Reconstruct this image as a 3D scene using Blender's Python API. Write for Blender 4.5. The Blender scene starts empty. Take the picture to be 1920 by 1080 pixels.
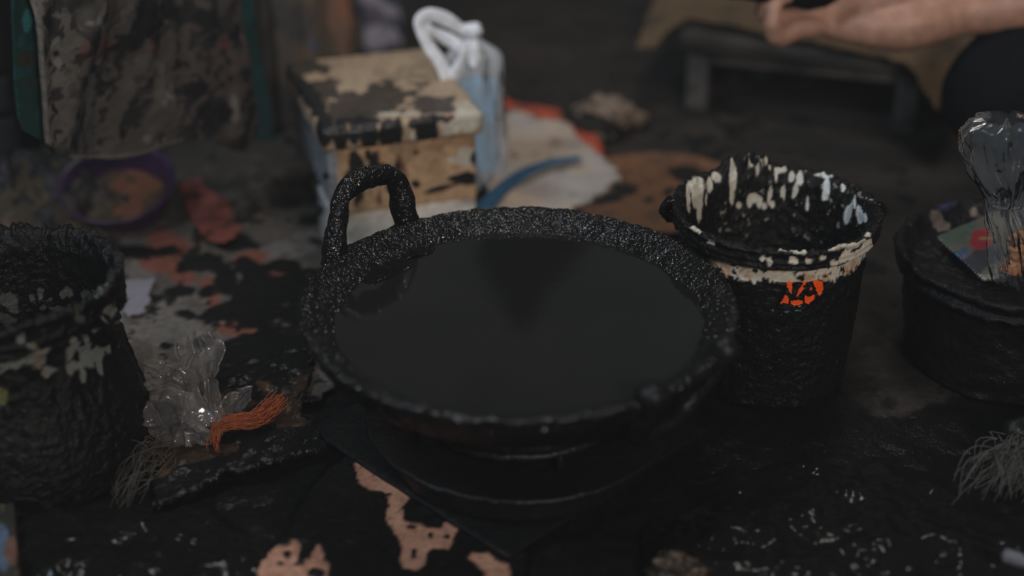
import bpy, math, random
import numpy as np
from mathutils import Vector
random.seed(4); rng = np.random.default_rng(7)
sc = bpy.context.scene
# ------------------------------------------------------------------ camera
H, PITCH, FPX = 0.81, math.radians(28.5), 1920 * 50 / 36
CP, SP = math.cos(PITCH), math.sin(PITCH)
cam_d = bpy.data.cameras.new('camera'); cam = bpy.data.objects.new('camera', cam_d); sc.collection.objects.link(cam)
cam.location = (0, 0, H); cam.rotation_euler = (math.pi / 2 - PITCH, 0, 0)
cam_d.lens = 50; cam_d.sensor_width = 36; cam_d.clip_start = 0.05
cam_d.dof.use_dof = True; cam_d.dof.focus_distance = 1.42; cam_d.dof.aperture_fstop = 1.5
sc.camera = cam
# ------------------------------------------------------------------ world, lamps, exposure
w = bpy.data.worlds.new('world'); sc.world = w; w.use_nodes = True
wn, wl = w.node_tree.nodes, w.node_tree.links
wtc = wn.new('ShaderNodeTexCoord'); wsx = wn.new('ShaderNodeSeparateXYZ'); wr = wn.new('ShaderNodeValToRGB'); wz_ = wn.new('ShaderNodeValToRGB'); wm = wn.new('ShaderNodeMix'); wm.data_type = 'RGBA'; wm.blend_type = 'MULTIPLY'; wm.inputs['Factor'].default_value = 1
wmr = wn.new('ShaderNodeMapRange'); wmr.inputs['From Min'].default_value = -0.5; wmr.inputs['From Max'].default_value = 0.5
wl.new(wtc.outputs['Generated'], wsx.inputs[0]); wl.new(wsx.outputs['X'], wmr.inputs['Value']); wl.new(wmr.outputs[0], wr.inputs[0]); wl.new(wsx.outputs['Z'], wz_.inputs[0])
wr.color_ramp.elements[0].color = (0.98, 1.0, 0.84, 1); wr.color_ramp.elements[1].color = (0.86, 0.98, 1.08, 1)
wz_.color_ramp.elements[0].position = 0.50; wz_.color_ramp.elements[0].color = (1, 1, 1, 1); wz_.color_ramp.elements[1].position = 0.68; wz_.color_ramp.elements[1].color = (0.3, 0.3, 0.3, 1)
wl.new(wr.outputs[0], wm.inputs[6]); wl.new(wz_.outputs[0], wm.inputs[7]); wl.new(wm.outputs[2], wn['Background'].inputs['Color']); wn['Background'].inputs['Strength'].default_value = 0.070
def area(name, loc, target, size, power, col):
    l = bpy.data.lights.new(name, 'AREA'); l.shape = 'RECTANGLE'; l.size, l.size_y = size; l.energy = power; l.color = col
    o = bpy.data.objects.new(name, l); sc.collection.objects.link(o); o.location = loc
    o.rotation_euler = (Vector(target) - Vector(loc)).to_track_quat('-Z', 'Y').to_euler()
    return o
area('daylight_opening', (-1.5, 0.4, 2.3), (0.1, 1.4, 0.1), (0.6, 0.5), 27.0, (0.66, 0.83, 1.0))
area('roof_skylight', (0.3, 1.9, 3.0), (0.1, 1.6, 0.0), (0.6, 0.4), 20.0, (1.0, 0.95, 0.9))
area('doorway_light', (0.8, -1.3, 1.65), (0.0, 1.7, 0.1), (0.6, 0.5), 40.0, (1.0, 0.92, 0.84))
sc.view_settings.view_transform = 'Standard'; sc.view_settings.look = 'None'
sc.view_settings.exposure = 0.0; sc.view_settings.gamma = 1.0; sc.view_settings.use_curve_mapping = False
# ------------------------------------------------------------------ pixel <-> world
def ray(px, py):
    a = (np.asarray(px, float) - 960) / FPX; t = (540 - np.asarray(py, float)) / FPX
    return np.stack([a + 0 * t, CP + SP * t + 0 * a, -SP + CP * t + 0 * a], -1)
CAM = np.array([0, 0, H])
def P(px, py, z=0.0):
    d = ray(px, py); return CAM + d * ((np.asarray(z) - H) / d[..., 2])[..., None]
def D(px, py, depth):
    return CAM + ray(px, py) * np.asarray(depth, float)[..., None]
def PL(px, py, a, b):                      # point on the vertical plane over the ground line a-b
    a = np.asarray(a)[:2]; b = np.asarray(b)[:2]; n = np.array([b[1] - a[1], a[0] - b[0]])
    d = ray(px, py); s = (a @ n) / (d[..., 0] * n[0] + d[..., 1] * n[1])
    return CAM + d * s[..., None]
def proj(V):
    q = V - CAM; dep = q[:, 1] * CP - q[:, 2] * SP; up = q[:, 1] * SP + q[:, 2] * CP
    return 960 + FPX * q[:, 0] / dep, 540 - FPX * up / dep, dep
# ------------------------------------------------------------------ noise
def vn(p, seed=0):
    i = np.floor(p).astype(np.int64); f = p - i; f = f * f * f * (f * (f * 6 - 15) + 10)
    def h(x, y, z):
        n = (x * 374761393 + y * 668265263 + z * 1442695041 + seed * 974634777) & 0xffffffff
        n = ((n ^ (n >> 13)) * 1274126177) & 0xffffffff; n ^= n >> 16
        return (n & 0xffff) / 32767.5 - 1
    r = 0
    for a in (0, 1):
        for b in (0, 1):
            for c in (0, 1):
                wgt = (f[:, 0] if a else 1 - f[:, 0]) * (f[:, 1] if b else 1 - f[:, 1]) * (f[:, 2] if c else 1 - f[:, 2])
                r = r + wgt * h(i[:, 0] + a, i[:, 1] + b, i[:, 2] + c)
    return r
ROT = np.array([[0.6, -0.64, 0.48], [0.8, 0.48, -0.36], [0.0, 0.6, 0.8]])
def fbm(V, s, o=4, seed=0, gain=0.5):
    s = np.asarray(s, float) * np.ones(3); r = 0; a = 1; tot = 0; q = (V * s) @ ROT
    for k in range(o):
        r = r + a * vn(q + 17.3 * k, seed + k); tot += a; a *= gain; q = (q @ ROT) * 2.03
    return r / tot * 1.6
def ss(x, a, b):
    t = np.clip((x - a) / (b - a), 0, 1); return t * t * (3 - 2 * t)
def inpoly(u, v, poly):
    c = np.zeros(u.shape, bool); n = len(poly)
    for i in range(n):
        x0, y0 = poly[i]; x1, y1 = poly[i - 1]
        if y0 == y1: continue
        c ^= ((y0 > v) != (y1 > v)) & (u < (x1 - x0) * (v - y0) / (y1 - y0) + x0)
    return c
def blobs(u, v, lst, n=0, k=0.45):         # soft union of ellipses (x, y, rx, ry[, angle]) with ragged edges
    m = np.zeros(u.shape)
    for b in lst:
        x, y, rx, ry = b[:4]; a = math.radians(b[4]) if len(b) > 4 else 0
        du, dv = u - x, v - y; e = np.hypot((du * math.cos(a) + dv * math.sin(a)) / rx, (-du * math.sin(a) + dv * math.cos(a)) / ry)
        m = np.maximum(m, ss(1.25 - e + n * k, 0.12, 0.32))
    return m
def mixc(c, col, m):
    return c * (1 - m[:, None]) + np.asarray(col, float) * m[:, None]
# ------------------------------------------------------------------ materials
MATS = {}
def paint_mat(name, rough=0.75, wax_rough=0.28, bump=0.5, bscale=160, bdist=0.002, spec=0.5, var=0.25, wax_bump=1.0, sheen=0.0):
    m = bpy.data.materials.new(name); m.use_nodes = True; n, l = m.node_tree.nodes, m.node_tree.links; b = n['Principled BSDF']
    at = n.new('ShaderNodeAttribute'); at.attribute_name = 'Col'
    tc = n.new('ShaderNodeTexCoord')
    nz = n.new('ShaderNodeTexNoise'); nz.inputs['Scale'].default_value = bscale; nz.inputs['Detail'].default_value = 4; nz.inputs['Roughness'].default_value = 0.6
    l.new(tc.outputs['Object'], nz.inputs['Vector'])
    mr = n.new('ShaderNodeMapRange'); mr.inputs['From Min'].default_value = 0.3; mr.inputs['From Max'].default_value = 0.7
    mr.inputs['To Min'].default_value = 1 - var; mr.inputs['To Max'].default_value = 1 + var; l.new(nz.outputs['Fac'], mr.inputs['Value'])
    mx = n.new('ShaderNodeVectorMath'); mx.operation = 'SCALE'; l.new(at.outputs['Color'], mx.inputs[0]); l.new(mr.outputs[0], mx.inputs['Scale'])
    l.new(mx.outputs[0], b.inputs['Base Color'])
    r = n.new('ShaderNodeMapRange'); r.inputs['To Min'].default_value = rough; r.inputs['To Max'].default_value = wax_rough
    l.new(at.outputs['Alpha'], r.inputs['Value']); l.new(r.outputs[0], b.inputs['Roughness'])
    bs = n.new('ShaderNodeMapRange'); bs.inputs['To Min'].default_value = bump; bs.inputs['To Max'].default_value = wax_bump; l.new(at.outputs['Alpha'], bs.inputs['Value'])
    bp = n.new('ShaderNodeBump'); bp.inputs['Distance'].default_value = bdist; l.new(nz.outputs['Fac'], bp.inputs['Height']); l.new(bs.outputs[0], bp.inputs['Strength'])
    l.new(bp.outputs[0], b.inputs['Normal']); b.inputs['Specular IOR Level'].default_value = spec
    if sheen: b.inputs['Sheen Weight'].default_value = sheen
    MATS[name] = m; return m
def mat(name, col, rough=0.6, bump=0.3, bscale=120, bdist=0.002, spec=0.5, var=0.25, metal=0.0, det=4):
    m = bpy.data.materials.new(name); m.use_nodes = True; n, l = m.node_tree.nodes, m.node_tree.links; b = n['Principled BSDF']
    tc = n.new('ShaderNodeTexCoord'); nz = n.new('ShaderNodeTexNoise'); nz.inputs['Scale'].default_value = bscale; nz.inputs['Detail'].default_value = det
    l.new(tc.outputs['Object'], nz.inputs['Vector'])
    cr = n.new('ShaderNodeValToRGB'); cr.color_ramp.elements[0].position = 0.3; cr.color_ramp.elements[1].position = 0.7
    cr.color_ramp.elements[0].color = [c * (1 - var) for c in col] + [1]; cr.color_ramp.elements[1].color = [min(1, c * (1 + var)) for c in col] + [1]
    l.new(nz.outputs['Fac'], cr.inputs[0]); l.new(cr.outputs[0], b.inputs['Base Color'])
    bp = n.new('ShaderNodeBump'); bp.inputs['Distance'].default_value = bdist; bp.inputs['Strength'].default_value = bump
    l.new(nz.outputs['Fac'], bp.inputs['Height']); l.new(bp.outputs[0], b.inputs['Normal'])
    b.inputs['Roughness'].default_value = rough; b.inputs['Specular IOR Level'].default_value = spec; b.inputs['Metallic'].default_value = metal
    MATS[name] = m; return m
def film_mat(name, clear, col, rough, bscale, transl=0.5, ior=1.33):   # thin plastic film: see-through, whitish where creased, glossy
    m = bpy.data.materials.new(name); m.use_nodes = True; n, l = m.node_tree.nodes, m.node_tree.links; n.remove(n['Principled BSDF']); out = n['Material Output']
    tc = n.new('ShaderNodeTexCoord'); nz = n.new('ShaderNodeTexNoise'); nz.inputs['Scale'].default_value = bscale; nz.inputs['Detail'].default_value = 3
    l.new(tc.outputs['Object'], nz.inputs['Vector'])
    bp = n.new('ShaderNodeBump'); bp.inputs['Strength'].default_value = 0.6; bp.inputs['Distance'].default_value = 0.004; l.new(nz.outputs['Fac'], bp.inputs['Height'])
    df = n.new('ShaderNodeBsdfDiffuse'); df.inputs['Color'].default_value = (*col, 1)
    tl = n.new('ShaderNodeBsdfTranslucent'); tl.inputs['Color'].default_value = (*col, 1)
    tr = n.new('ShaderNodeBsdfTransparent'); gl = n.new('ShaderNodeBsdfGlossy'); gl.inputs['Roughness'].default_value = rough
    for s in (df, gl): l.new(bp.outputs[0], s.inputs['Normal'])
    a = n.new('ShaderNodeMixShader'); a.inputs[0].default_value = transl; l.new(df.outputs[0], a.inputs[1]); l.new(tl.outputs[0], a.inputs[2])
    b = n.new('ShaderNodeMixShader'); b.inputs[0].default_value = clear; l.new(a.outputs[0], b.inputs[1]); l.new(tr.outputs[0], b.inputs[2])
    fr = n.new('ShaderNodeFresnel'); fr.inputs['IOR'].default_value = ior; l.new(bp.outputs[0], fr.inputs['Normal'])
    c = n.new('ShaderNodeMixShader'); l.new(fr.outputs[0], c.inputs[0]); l.new(b.outputs[0], c.inputs[1]); l.new(gl.outputs[0], c.inputs[2])
    l.new(c.outputs[0], out.inputs['Surface']); MATS[name] = m; return m
BK = (0.0065, 0.0062, 0.006)
M_wax = mat('black_wax', BK, 0.16, 0.5, 150, 0.0010, 0.10, det=2)
M_wokwax = mat('wok_crust', BK, 0.08, 1.0, 260, 0.0035, 0.36, det=1.0)
M_waxcol = paint_mat('waxed_plastic', 0.45, 0.12, 0.15, 220, 0.0026, 0.18, 0.15, 1.0)
M_cloth = paint_mat('stained_cloth', 0.9, 0.5, 0.5, 400, 0.001, 0.2, 0.2, 0.6)
M_sheet = paint_mat('stained_sheet', 0.85, 0.18, 0.3, 140, 0.002, 0.2, 0.25, 0.9)
M_floor = paint_mat('grimy_cement', 0.9, 0.2, 0.6, 130, 0.002, 0.2, 0.35, 1.0)
M_wood = paint_mat('stained_wood', 0.75, 0.35, 0.4, 110, 0.002, 0.35, 0.25, 0.8)
M_skin = paint_mat('skin', 0.55, 0.5, 0.2, 150, 0.001, 0.4, 0.12, 0.2)
M_film = film_mat('clear_film', 0.955, (0.7, 0.8, 0.9), 0.07, 50, 0.4, 1.27)
M_wrap = film_mat('wrap_film', 0.74, (0.42, 0.4, 0.4), 0.07, 50, 0.4, 1.5)
M_bagx = film_mat('white_film_folded', 0.04, (0.93, 0.94, 1.0), 0.3, 60, 0.12)
M_bag = film_mat('white_film', 0.52, (0.90, 0.93, 1.0), 0.3, 60, 0.25)
M_dark = mat('sooty_iron', (0.006, 0.006, 0.006), 0.4, 0.8, 150, 0.002, 0.25)
# ------------------------------------------------------------------ mesh helpers
def tagit(o, label=None, cat=None, group=None, kind=None):
    if label: o['label'] = label
    if cat: o['category'] = cat
    if group: o['group'] = group
    if kind: o['kind'] = kind
    return o
def thing(name, label, cat, loc, group=None):
    o = bpy.data.objects.new(name, None); sc.collection.objects.link(o); o.location = loc; o.empty_display_size = 0.05
    return tagit(o, label, cat, group)
def mk(name, V, F, m, parent=None, col=None, smooth=True, label=None, cat=None, group=None, kind=None, solid=0, off=-1, sub=0):
    V = np.asarray(V, float)
    if parent is None: o0 = np.array([V[:, 0].mean(), V[:, 1].mean(), V[:, 2].min()])
    else:
        o0 = np.zeros(3); q = parent
        while q is not None: o0 = o0 + np.array(q.location); q = q.parent
    me = bpy.data.meshes.new(name)
    if isinstance(F, np.ndarray):
        k = F.shape[1]; me.vertices.add(len(V)); me.loops.add(F.size); me.polygons.add(len(F))
        me.vertices.foreach_set('co', (V - o0).astype(np.float32).ravel())
        me.loops.foreach_set('vertex_index', F.astype(np.int32).ravel())
        me.polygons.foreach_set('loop_start', np.arange(0, F.size, k, dtype=np.int32))
        me.update(calc_edges=True)
    else: me.from_pydata((V - o0).tolist(), [], F); me.update()
    if smooth: me.polygons.foreach_set('use_smooth', np.ones(len(me.polygons), bool))
    if col is not None:
        a = me.color_attributes.new('Col', 'FLOAT_COLOR', 'POINT'); col = np.asarray(col, float)
        if col.ndim == 1: col = np.tile(col, (len(V), 1))
        if col.shape[1] == 3: col = np.concatenate([col, np.zeros((len(V), 1))], 1)
        a.data.foreach_set('color', col.astype(np.float32).ravel())
    me.materials.append(m); o = bpy.data.objects.new(name, me); sc.collection.objects.link(o)
    if parent is None: o.location = o0
    else: o.parent = parent
    if solid:
        s = o.modifiers.new('thick', 'SOLIDIFY'); s.thickness = solid; s.offset = off
    if sub:
        s = o.modifiers.new('sub', 'SUBSURF'); s.levels = s.render_levels = sub
    return tagit(o, label, cat, group, kind)
def gridF(nu, nv, closeu=False):           # verts index [i*nv + j]
    I = np.arange(nu if closeu else nu - 1); J = np.arange(nv - 1); i, j = np.meshgrid(I, J, indexing='ij'); i2 = (i + 1) % nu
    return np.stack([i * nv + j, i2 * nv + j, i2 * nv + j + 1, i * nv + j + 1], -1).reshape(-1, 4)
def resample(pts, n):
    pts = np.asarray(pts, float); d = np.r_[0, np.cumsum(np.linalg.norm(np.diff(pts, axis=0), axis=1))]
    return np.stack([np.interp(np.linspace(0, d[-1], n), d, pts[:, k]) for k in range(pts.shape[1])], -1)
def smooth_path(pts, n):
    p = np.asarray(pts, float)
    for _ in range(3):
        q = [p[0]]
        for a, b in zip(p[:-1], p[1:]): q += [0.75 * a + 0.25 * b, 0.25 * a + 0.75 * b]
        p = np.array(q + [p[-1]])
    return resample(p, n)
def lathe(prof, c, n=160, m=120):
    pr = resample(prof, m); th = np.linspace(0, 2 * np.pi, n, endpoint=False)
    V = np.stack([np.cos(th)[:, None] * pr[None, :, 0], np.sin(th)[:, None] * pr[None, :, 0], np.tile(pr[None, :, 1], (n, 1))], -1).reshape(-1, 3) + np.asarray(c)
    return V, gridF(n, m, True), np.repeat(th, m), np.tile(np.linspace(0, 1, m), n)
def tube(path, rad, n=10, flat=1.0, caps=True):
    path = np.asarray(path, float); k = len(path); rad = np.ones(k) * rad; T = np.gradient(path, axis=0); T /= np.linalg.norm(T, axis=1)[:, None] + 1e-9
    N = np.zeros_like(T); ref = np.array([0, 0, 1.0]) if abs(T[0, 2]) < 0.9 else np.array([1.0, 0, 0])
    for i in range(k):
        ref = ref - T[i] * (ref @ T[i]); ref /= np.linalg.norm(ref) + 1e-9; N[i] = ref
    B = np.cross(T, N); th = np.linspace(0, 2 * np.pi, n, endpoint=False)
    V = path[:, None] + rad[:, None, None] * (np.cos(th)[None, :, None] * N[:, None] + flat * np.sin(th)[None, :, None] * B[:, None])
    V = V.reshape(-1, 3); i, j = np.meshgrid(np.arange(k - 1), np.arange(n), indexing='ij'); j2 = (j + 1) % n
    F = np.stack([i * n + j, i * n + j2, (i + 1) * n + j2, (i + 1) * n + j], -1).reshape(-1, 4)
    if caps:                                # rounded-off ends
        V = np.concatenate([V, [path[0] - T[0] * rad[0] * 0.5, path[-1] + T[-1] * rad[-1] * 0.5]]); a = len(V) - 2; L = (k - 1) * n
        e = [[a, (q + 1) % n, q, q] for q in range(n)]; e2 = [[a + 1, L + q, L + (q + 1) % n, L + (q + 1) % n] for q in range(n)]
        F = F.tolist() + [x[:3] for x in e] + [x[:3] for x in e2]
    return V, F
def join(parts):
    V, F, k = [], [], 0
    for v, f in parts:
        f = f.tolist() if isinstance(f, np.ndarray) else f
        V.append(v); F += [[q + k for q in x] for x in f]; k += len(v)
    return np.concatenate(V), F
def box(o, ex, ey, ez, n=6, r=0.1):         # subdivided, slightly rounded box: origin corner + three edge vectors
    o, ex, ey, ez = (np.asarray(x, float) for x in (o, ex, ey, ez)); V, F = [], []; g = np.linspace(0, 1, n + 1)
    k = 0
    for ax in range(3):
        for s in (0, 1):
            a, b = np.meshgrid(g, g, indexing='ij'); q = np.zeros((n + 1, n + 1, 3)); q[..., (ax + 1) % 3] = a; q[..., (ax + 2) % 3] = b; q[..., ax] = s
            V.append(q.reshape(-1, 3)); f = gridF(n + 1, n + 1) + k; F.append(f if s else f[:, ::-1]); k += (n + 1) ** 2
    V = np.concatenate(V); F = np.concatenate(F)
    key, inv = np.unique(np.round(V * 1e4).astype(int), axis=0, return_inverse=True); inv = inv.ravel(); V = key / 1e4; F = inv[F]
    L = np.array([np.linalg.norm(e) for e in (ex, ey, ez)]); rr = r * L.min(); q = V * L; c = np.clip(q, rr, L - rr); d = q - c; nd = np.linalg.norm(d, axis=1)
    k = nd > 1e-9; q[k] = c[k] + d[k] / nd[k][:, None] * rr
    q /= L
    return o + q[:, :1] * ex + q[:, 1:2] * ey + q[:, 2:] * ez, F
def polysheet(poly_px, z, cell, seed=0, amp=0.0, fs=12, edge=3.0):   # sheet lying at height z, its outline given by the corners' rays
    c = P([p[0] for p in poly_px], [p[1] for p in poly_px], z)
    lo, hi = c[:, :2].min(0) - cell, c[:, :2].max(0) + cell; nx, ny = [int((hi[k] - lo[k]) / cell) + 2 for k in (0, 1)]
    x, y = np.meshgrid(lo[0] + np.arange(nx) * cell, lo[1] + np.arange(ny) * cell, indexing='ij')
    V = np.stack([x.ravel(), y.ravel(), np.full(x.size, z)], -1)
    j = np.stack([fbm(V, 60, 2, seed + 5), fbm(V, 60, 2, seed + 6)], -1) * 0.0015 * edge
    ok = inpoly(V[:, 0] + j[:, 0], V[:, 1] + j[:, 1], [tuple(q[:2]) for q in c]); F = gridF(nx, ny); F = F[ok[F].all(1)]
    use, inv = np.unique(F, return_inverse=True); V = V[use]; F = inv.reshape(F.shape)
    if amp: V[:, 2] += amp * (0.5 + 0.5 * fbm(V, fs, 3, seed))
    return V, F
def blob(c, r, n=40, amp=0.15, fs=3, seed=0, power=1.0):
    u = np.linspace(0, np.pi, n); v = np.linspace(0, 2 * np.pi, 2 * n, endpoint=False); V = np.stack([np.outer(np.cos(v), np.sin(u)), np.outer(np.sin(v), np.sin(u)), np.outer(np.ones_like(v), np.cos(u))], -1).reshape(-1, 3)
    V = np.sign(V) * np.abs(V) ** power
    V = V * (1 + amp * fbm(V, fs, 4, seed))[:, None]
    return np.asarray(c) + V * np.asarray(r), gridF(2 * n, n, True)[:, ::-1]
def strands(starts, ends, r, seed, sag=0.02, n=8, wob=0.006):
    g = np.random.default_rng(seed); out = []
    for a, b in zip(starts, ends):
        t = np.linspace(0, 1, n)[:, None]; p = a * (1 - t) + b * t; k = g.normal(0, wob, 3); p = p + np.sin(t * np.pi) * (k + [0, 0, sag * g.random()]) + np.sin(2 * np.pi * t) * g.normal(0, wob / 2, 3)
        out.append(tube(p, r * np.linspace(1, 0.4, n), 4, 1.0, False))
    return join(out)
def stain_alpha(c, dark): return np.concatenate([c, dark[:, None]], 1)
# ================================================================== FLOOR
xs = np.r_[np.linspace(-4, -1.0, 13)[:-1], np.arange(-1.0, 1.3, 0.006), np.linspace(1.3, 4, 12)]
ys = np.r_[np.linspace(-1.5, 0.7, 10)[:-1], np.arange(0.7, 3.0, 0.006), np.linspace(3.0, 6, 12)]
X, Y = np.meshgrid(xs, ys, indexing='ij'); V = np.stack([X.ravel(), Y.ravel(), np.zeros(X.size)], -1)
u, v, _ = proj(np.where(V[:, 1:2] < 0.5, [[0, 0.5, 0]], V))
n1, n2, n3 = fbm(V, 9, 4, 1), fbm(V, 35, 4, 2), fbm(V, [5, 26, 5], 4, 3)
c = mixc(np.tile([0.030, 0.024, 0.020], (len(V), 1)), (0.016, 0.0145, 0.0135), ss(n3, -0.2, 0.5))
c = mixc(c, (0.048, 0.038, 0.031), ss(n2 * 0.5 + n1, 0.15, 0.7) * 0.6)
c = mixc(c, (0.030, 0.019, 0.013), ss(n1, -0.3, 0.6) * ss(v, 600, 700) * ss(u, 1500, 1640))
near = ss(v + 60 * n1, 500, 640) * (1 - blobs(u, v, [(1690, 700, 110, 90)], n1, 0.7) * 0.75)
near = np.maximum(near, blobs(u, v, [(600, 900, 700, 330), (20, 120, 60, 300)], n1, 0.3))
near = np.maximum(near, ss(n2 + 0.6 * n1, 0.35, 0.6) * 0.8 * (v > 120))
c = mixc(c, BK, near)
V[:, 2] -= 0.004 * near * 0; V[:, 2] += near * 0.0025 * (fbm(V, 55, 3, 8) - 1) * (v > 300) - 0.0005
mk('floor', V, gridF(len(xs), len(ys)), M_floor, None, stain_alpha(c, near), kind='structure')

# ================================================================== CARDBOARD SHEET under the stove
poly = [(455, 1120), (600, 900), (660, 850), (730, 865), (990, 1045), (1000, 1120)]
V, F = polysheet(poly, 0.004, 0.0022, 11, 0.003, 14)
u, v, _ = proj(V); n = fbm(V, 45, 4, 12); nf = fbm(V, 120, 3, 13)
SAL = [[(662, 871), (683, 862), (768, 930), (754, 951), (735, 953), (722, 921), (703, 917), (677, 917)], [(727, 950), (755, 950), (761, 979), (797, 989), (822, 989), (832, 975), (861, 994), (845, 1021), (839, 1031), (809, 1031), (797, 1050), (787, 1069), (758, 1069), (751, 1053), (756, 1031), (745, 1001), (729, 976)],
       [(884, 1037), (922, 1036), (952, 1066), (960, 1120), (910, 1120), (905, 1075), (897, 1060), (877, 1047)], [(470, 1130), (493, 1047), (509, 1030), (535, 1024), (548, 1011), (558, 1021), (561, 1047), (577, 1053), (587, 1024), (600, 1024), (603, 1047), (616, 1063), (616, 1130)]]
lit = np.zeros(len(V)); o2 = [(0, 0), (3, 0), (-3, 0), (0, 3), (0, -3), (2, 2), (-2, -2), (2, -2), (-2, 2)]
for pgn in SAL: lit += sum(inpoly(u + 7 * n + a_, v + 5 * fbm(V, 60, 3, 15) + b_, pgn) * 1.0 for a_, b_ in o2) / len(o2)
lit = np.clip(lit, 0, 1) * (1 - blobs(u, v, [(540, 1042, 6, 7), (566, 1048, 7, 14), (594, 1078, 15, 9), (768, 967, 8, 7), (772, 990, 8, 5), (808, 1006, 6, 5), (838, 1008, 7, 5), (776, 1040, 6, 10)], n, 0.3))
dark = 1 - ss(lit, 0.2, 0.8)
dark = np.maximum(dark, ss(nf + 0.5 * n, 0.75, 0.9))
c = mixc(np.tile([0.31, 0.155, 0.105], (len(V), 1)), (0.36, 0.195, 0.13), ss(n, 0, 0.6)); c = mixc(c, BK, dark)
V[:, 2] += dark * 0.003 * (1 + fbm(V, 80, 2, 14)) * 0.5
mk('cardboard_sheet', V, F, M_sheet, None, stain_alpha(c, dark), label='salmon brown cardboard sheet on the floor, blotched with black wax, in front of the stove', cat='cardboard', solid=0.003)

# ================================================================== MOTTLED VINYL SHEET behind on the floor
poly = [(120, 640), (215, 470), (255, 330), (330, 265), (560, 245), (720, 420), (700, 640), (600, 760), (230, 760)]
V, F = polysheet(poly, 0.003, 0.0035, 21, 0.004, 9)
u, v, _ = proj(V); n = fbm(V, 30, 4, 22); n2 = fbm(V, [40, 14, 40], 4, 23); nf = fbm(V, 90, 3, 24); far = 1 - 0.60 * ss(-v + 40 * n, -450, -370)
c = mixc(np.tile([0.075, 0.064, 0.054], (len(V), 1)), (0.135, 0.115, 0.102), ss(n2, -0.1, 0.5))
c = mixc(c, (0.125, 0.11, 0.098), blobs(u, v, [(300, 600, 80, 45), (330, 640, 60, 45), (430, 520, 40, 18), (540, 470, 60, 12), (580, 440, 40, 14), (470, 385, 70, 10), (270, 510, 30, 20)], n, 0.8) * 0.85)
c = mixc(c, (0.165, 0.052, 0.034), blobs(u, v, [(310, 490, 32, 30), (345, 515, 36, 22, 25), (395, 535, 34, 16, 20), (402, 560, 16, 28), (470, 482, 26, 13), (520, 508, 24, 14), (445, 610, 34, 22), (480, 645, 30, 20, 20), (300, 460, 40, 26)], n, 0.7) * 0.9)
dark = blobs(u, v, [(455, 456, 36, 15), (372, 500, 44, 17), (428, 532, 26, 22), (385, 548, 24, 14), (345, 545, 40, 12), (500, 545, 90, 32), (535, 500, 26, 13), (460, 500, 16, 16), (600, 415, 36, 14), (480, 415, 36, 8), (575, 590, 70, 60), (440, 665, 34, 34), (465, 585, 80, 26), (500, 700, 90, 60),
                     (560, 660, 70, 70), (350, 590, 18, 9), (285, 560, 20, 8), (385, 640, 18, 12), (310, 650, 10, 8), (540, 380, 26, 10), (640, 560, 60, 120), (250, 470, 60, 12)], n, 0.75)
dark = np.maximum(dark, ss(nf * 0.55 + n2, 0.42, 0.58) * 0.95)
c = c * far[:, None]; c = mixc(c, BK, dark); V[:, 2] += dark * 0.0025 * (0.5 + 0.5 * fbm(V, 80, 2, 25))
mk('vinyl_floor_mat', V, F, M_sheet, None, stain_alpha(c, dark * 0.8), label='old vinyl mat mottled beige, red and black with wax stains, lying behind the wax-caked board', cat='mat', solid=0.0025)
# red strip and white scrap lying on it
V, F = polysheet([(335, 345), (372, 335), (425, 380), (455, 440), (420, 462), (385, 455), (352, 400)], 0.0095, 0.003, 31, 0.006, 22)
n = fbm(V, 45, 3, 33); c = mixc(np.tile([0.17, 0.050, 0.040], (len(V), 1)), (0.06, 0.025, 0.022), ss(n, 0.2, 0.6))
mk('red_rag', V, F, M_cloth, None, c, label='faded red strip of rag lying flat beside the purple bowl', cat='rag', solid=0.002)
V, F = polysheet([(228, 528), (290, 522), (283, 560), (262, 592), (235, 600)], 0.0095, 0.0025, 35, 0.004, 20)
mk('paper_scrap', V, F, M_cloth, None, np.tile([0.20, 0.185, 0.215], (len(V), 1)), label='pale lilac scrap of paper on the mat behind the black lug of a bucket', cat='paper', solid=0.001)

# ================================================================== WAX-CAKED BOARD
poly = [(285, 955), (385, 912), (618, 838), (560, 770), (600, 640), (430, 690), (300, 760), (292, 850)]
V, F = polysheet(poly, 0.012, 0.0025, 41, 0.005, 20)
u, v, _ = proj(V); n = fbm(V, 40, 4, 42)
c = np.tile(BK, (len(V), 1)); lt = blobs(u, v, [(440, 760, 60, 30), (350, 850, 90, 26), (530, 770, 50, 30), (590, 720, 40, 20)], n, 0.9)
c = mixc(c, (0.032, 0.020, 0.013), lt); c = mixc(c, (0.10, 0.06, 0.035), ss(n, 0.55, 0.8) * 0.7)
V[:, 2] += 0.004 * ss(fbm(V, 70, 3, 43), 0.0, 0.8)
edge = ss(-np.abs(v - np.interp(u, [200, 385, 625], [985, 912, 832])), -12, -2); V[:, 2] += edge * 0.004 * (0.6 + 0.8 * fbm(V, 110, 2, 44))
mk('wax_caked_board', V, F, M_sheet, None, stain_alpha(c, np.ones(len(V))), label='flat board caked in black wax with a glinting front edge, under the clear plastic wrap', cat='board', solid=0.009)

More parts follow.
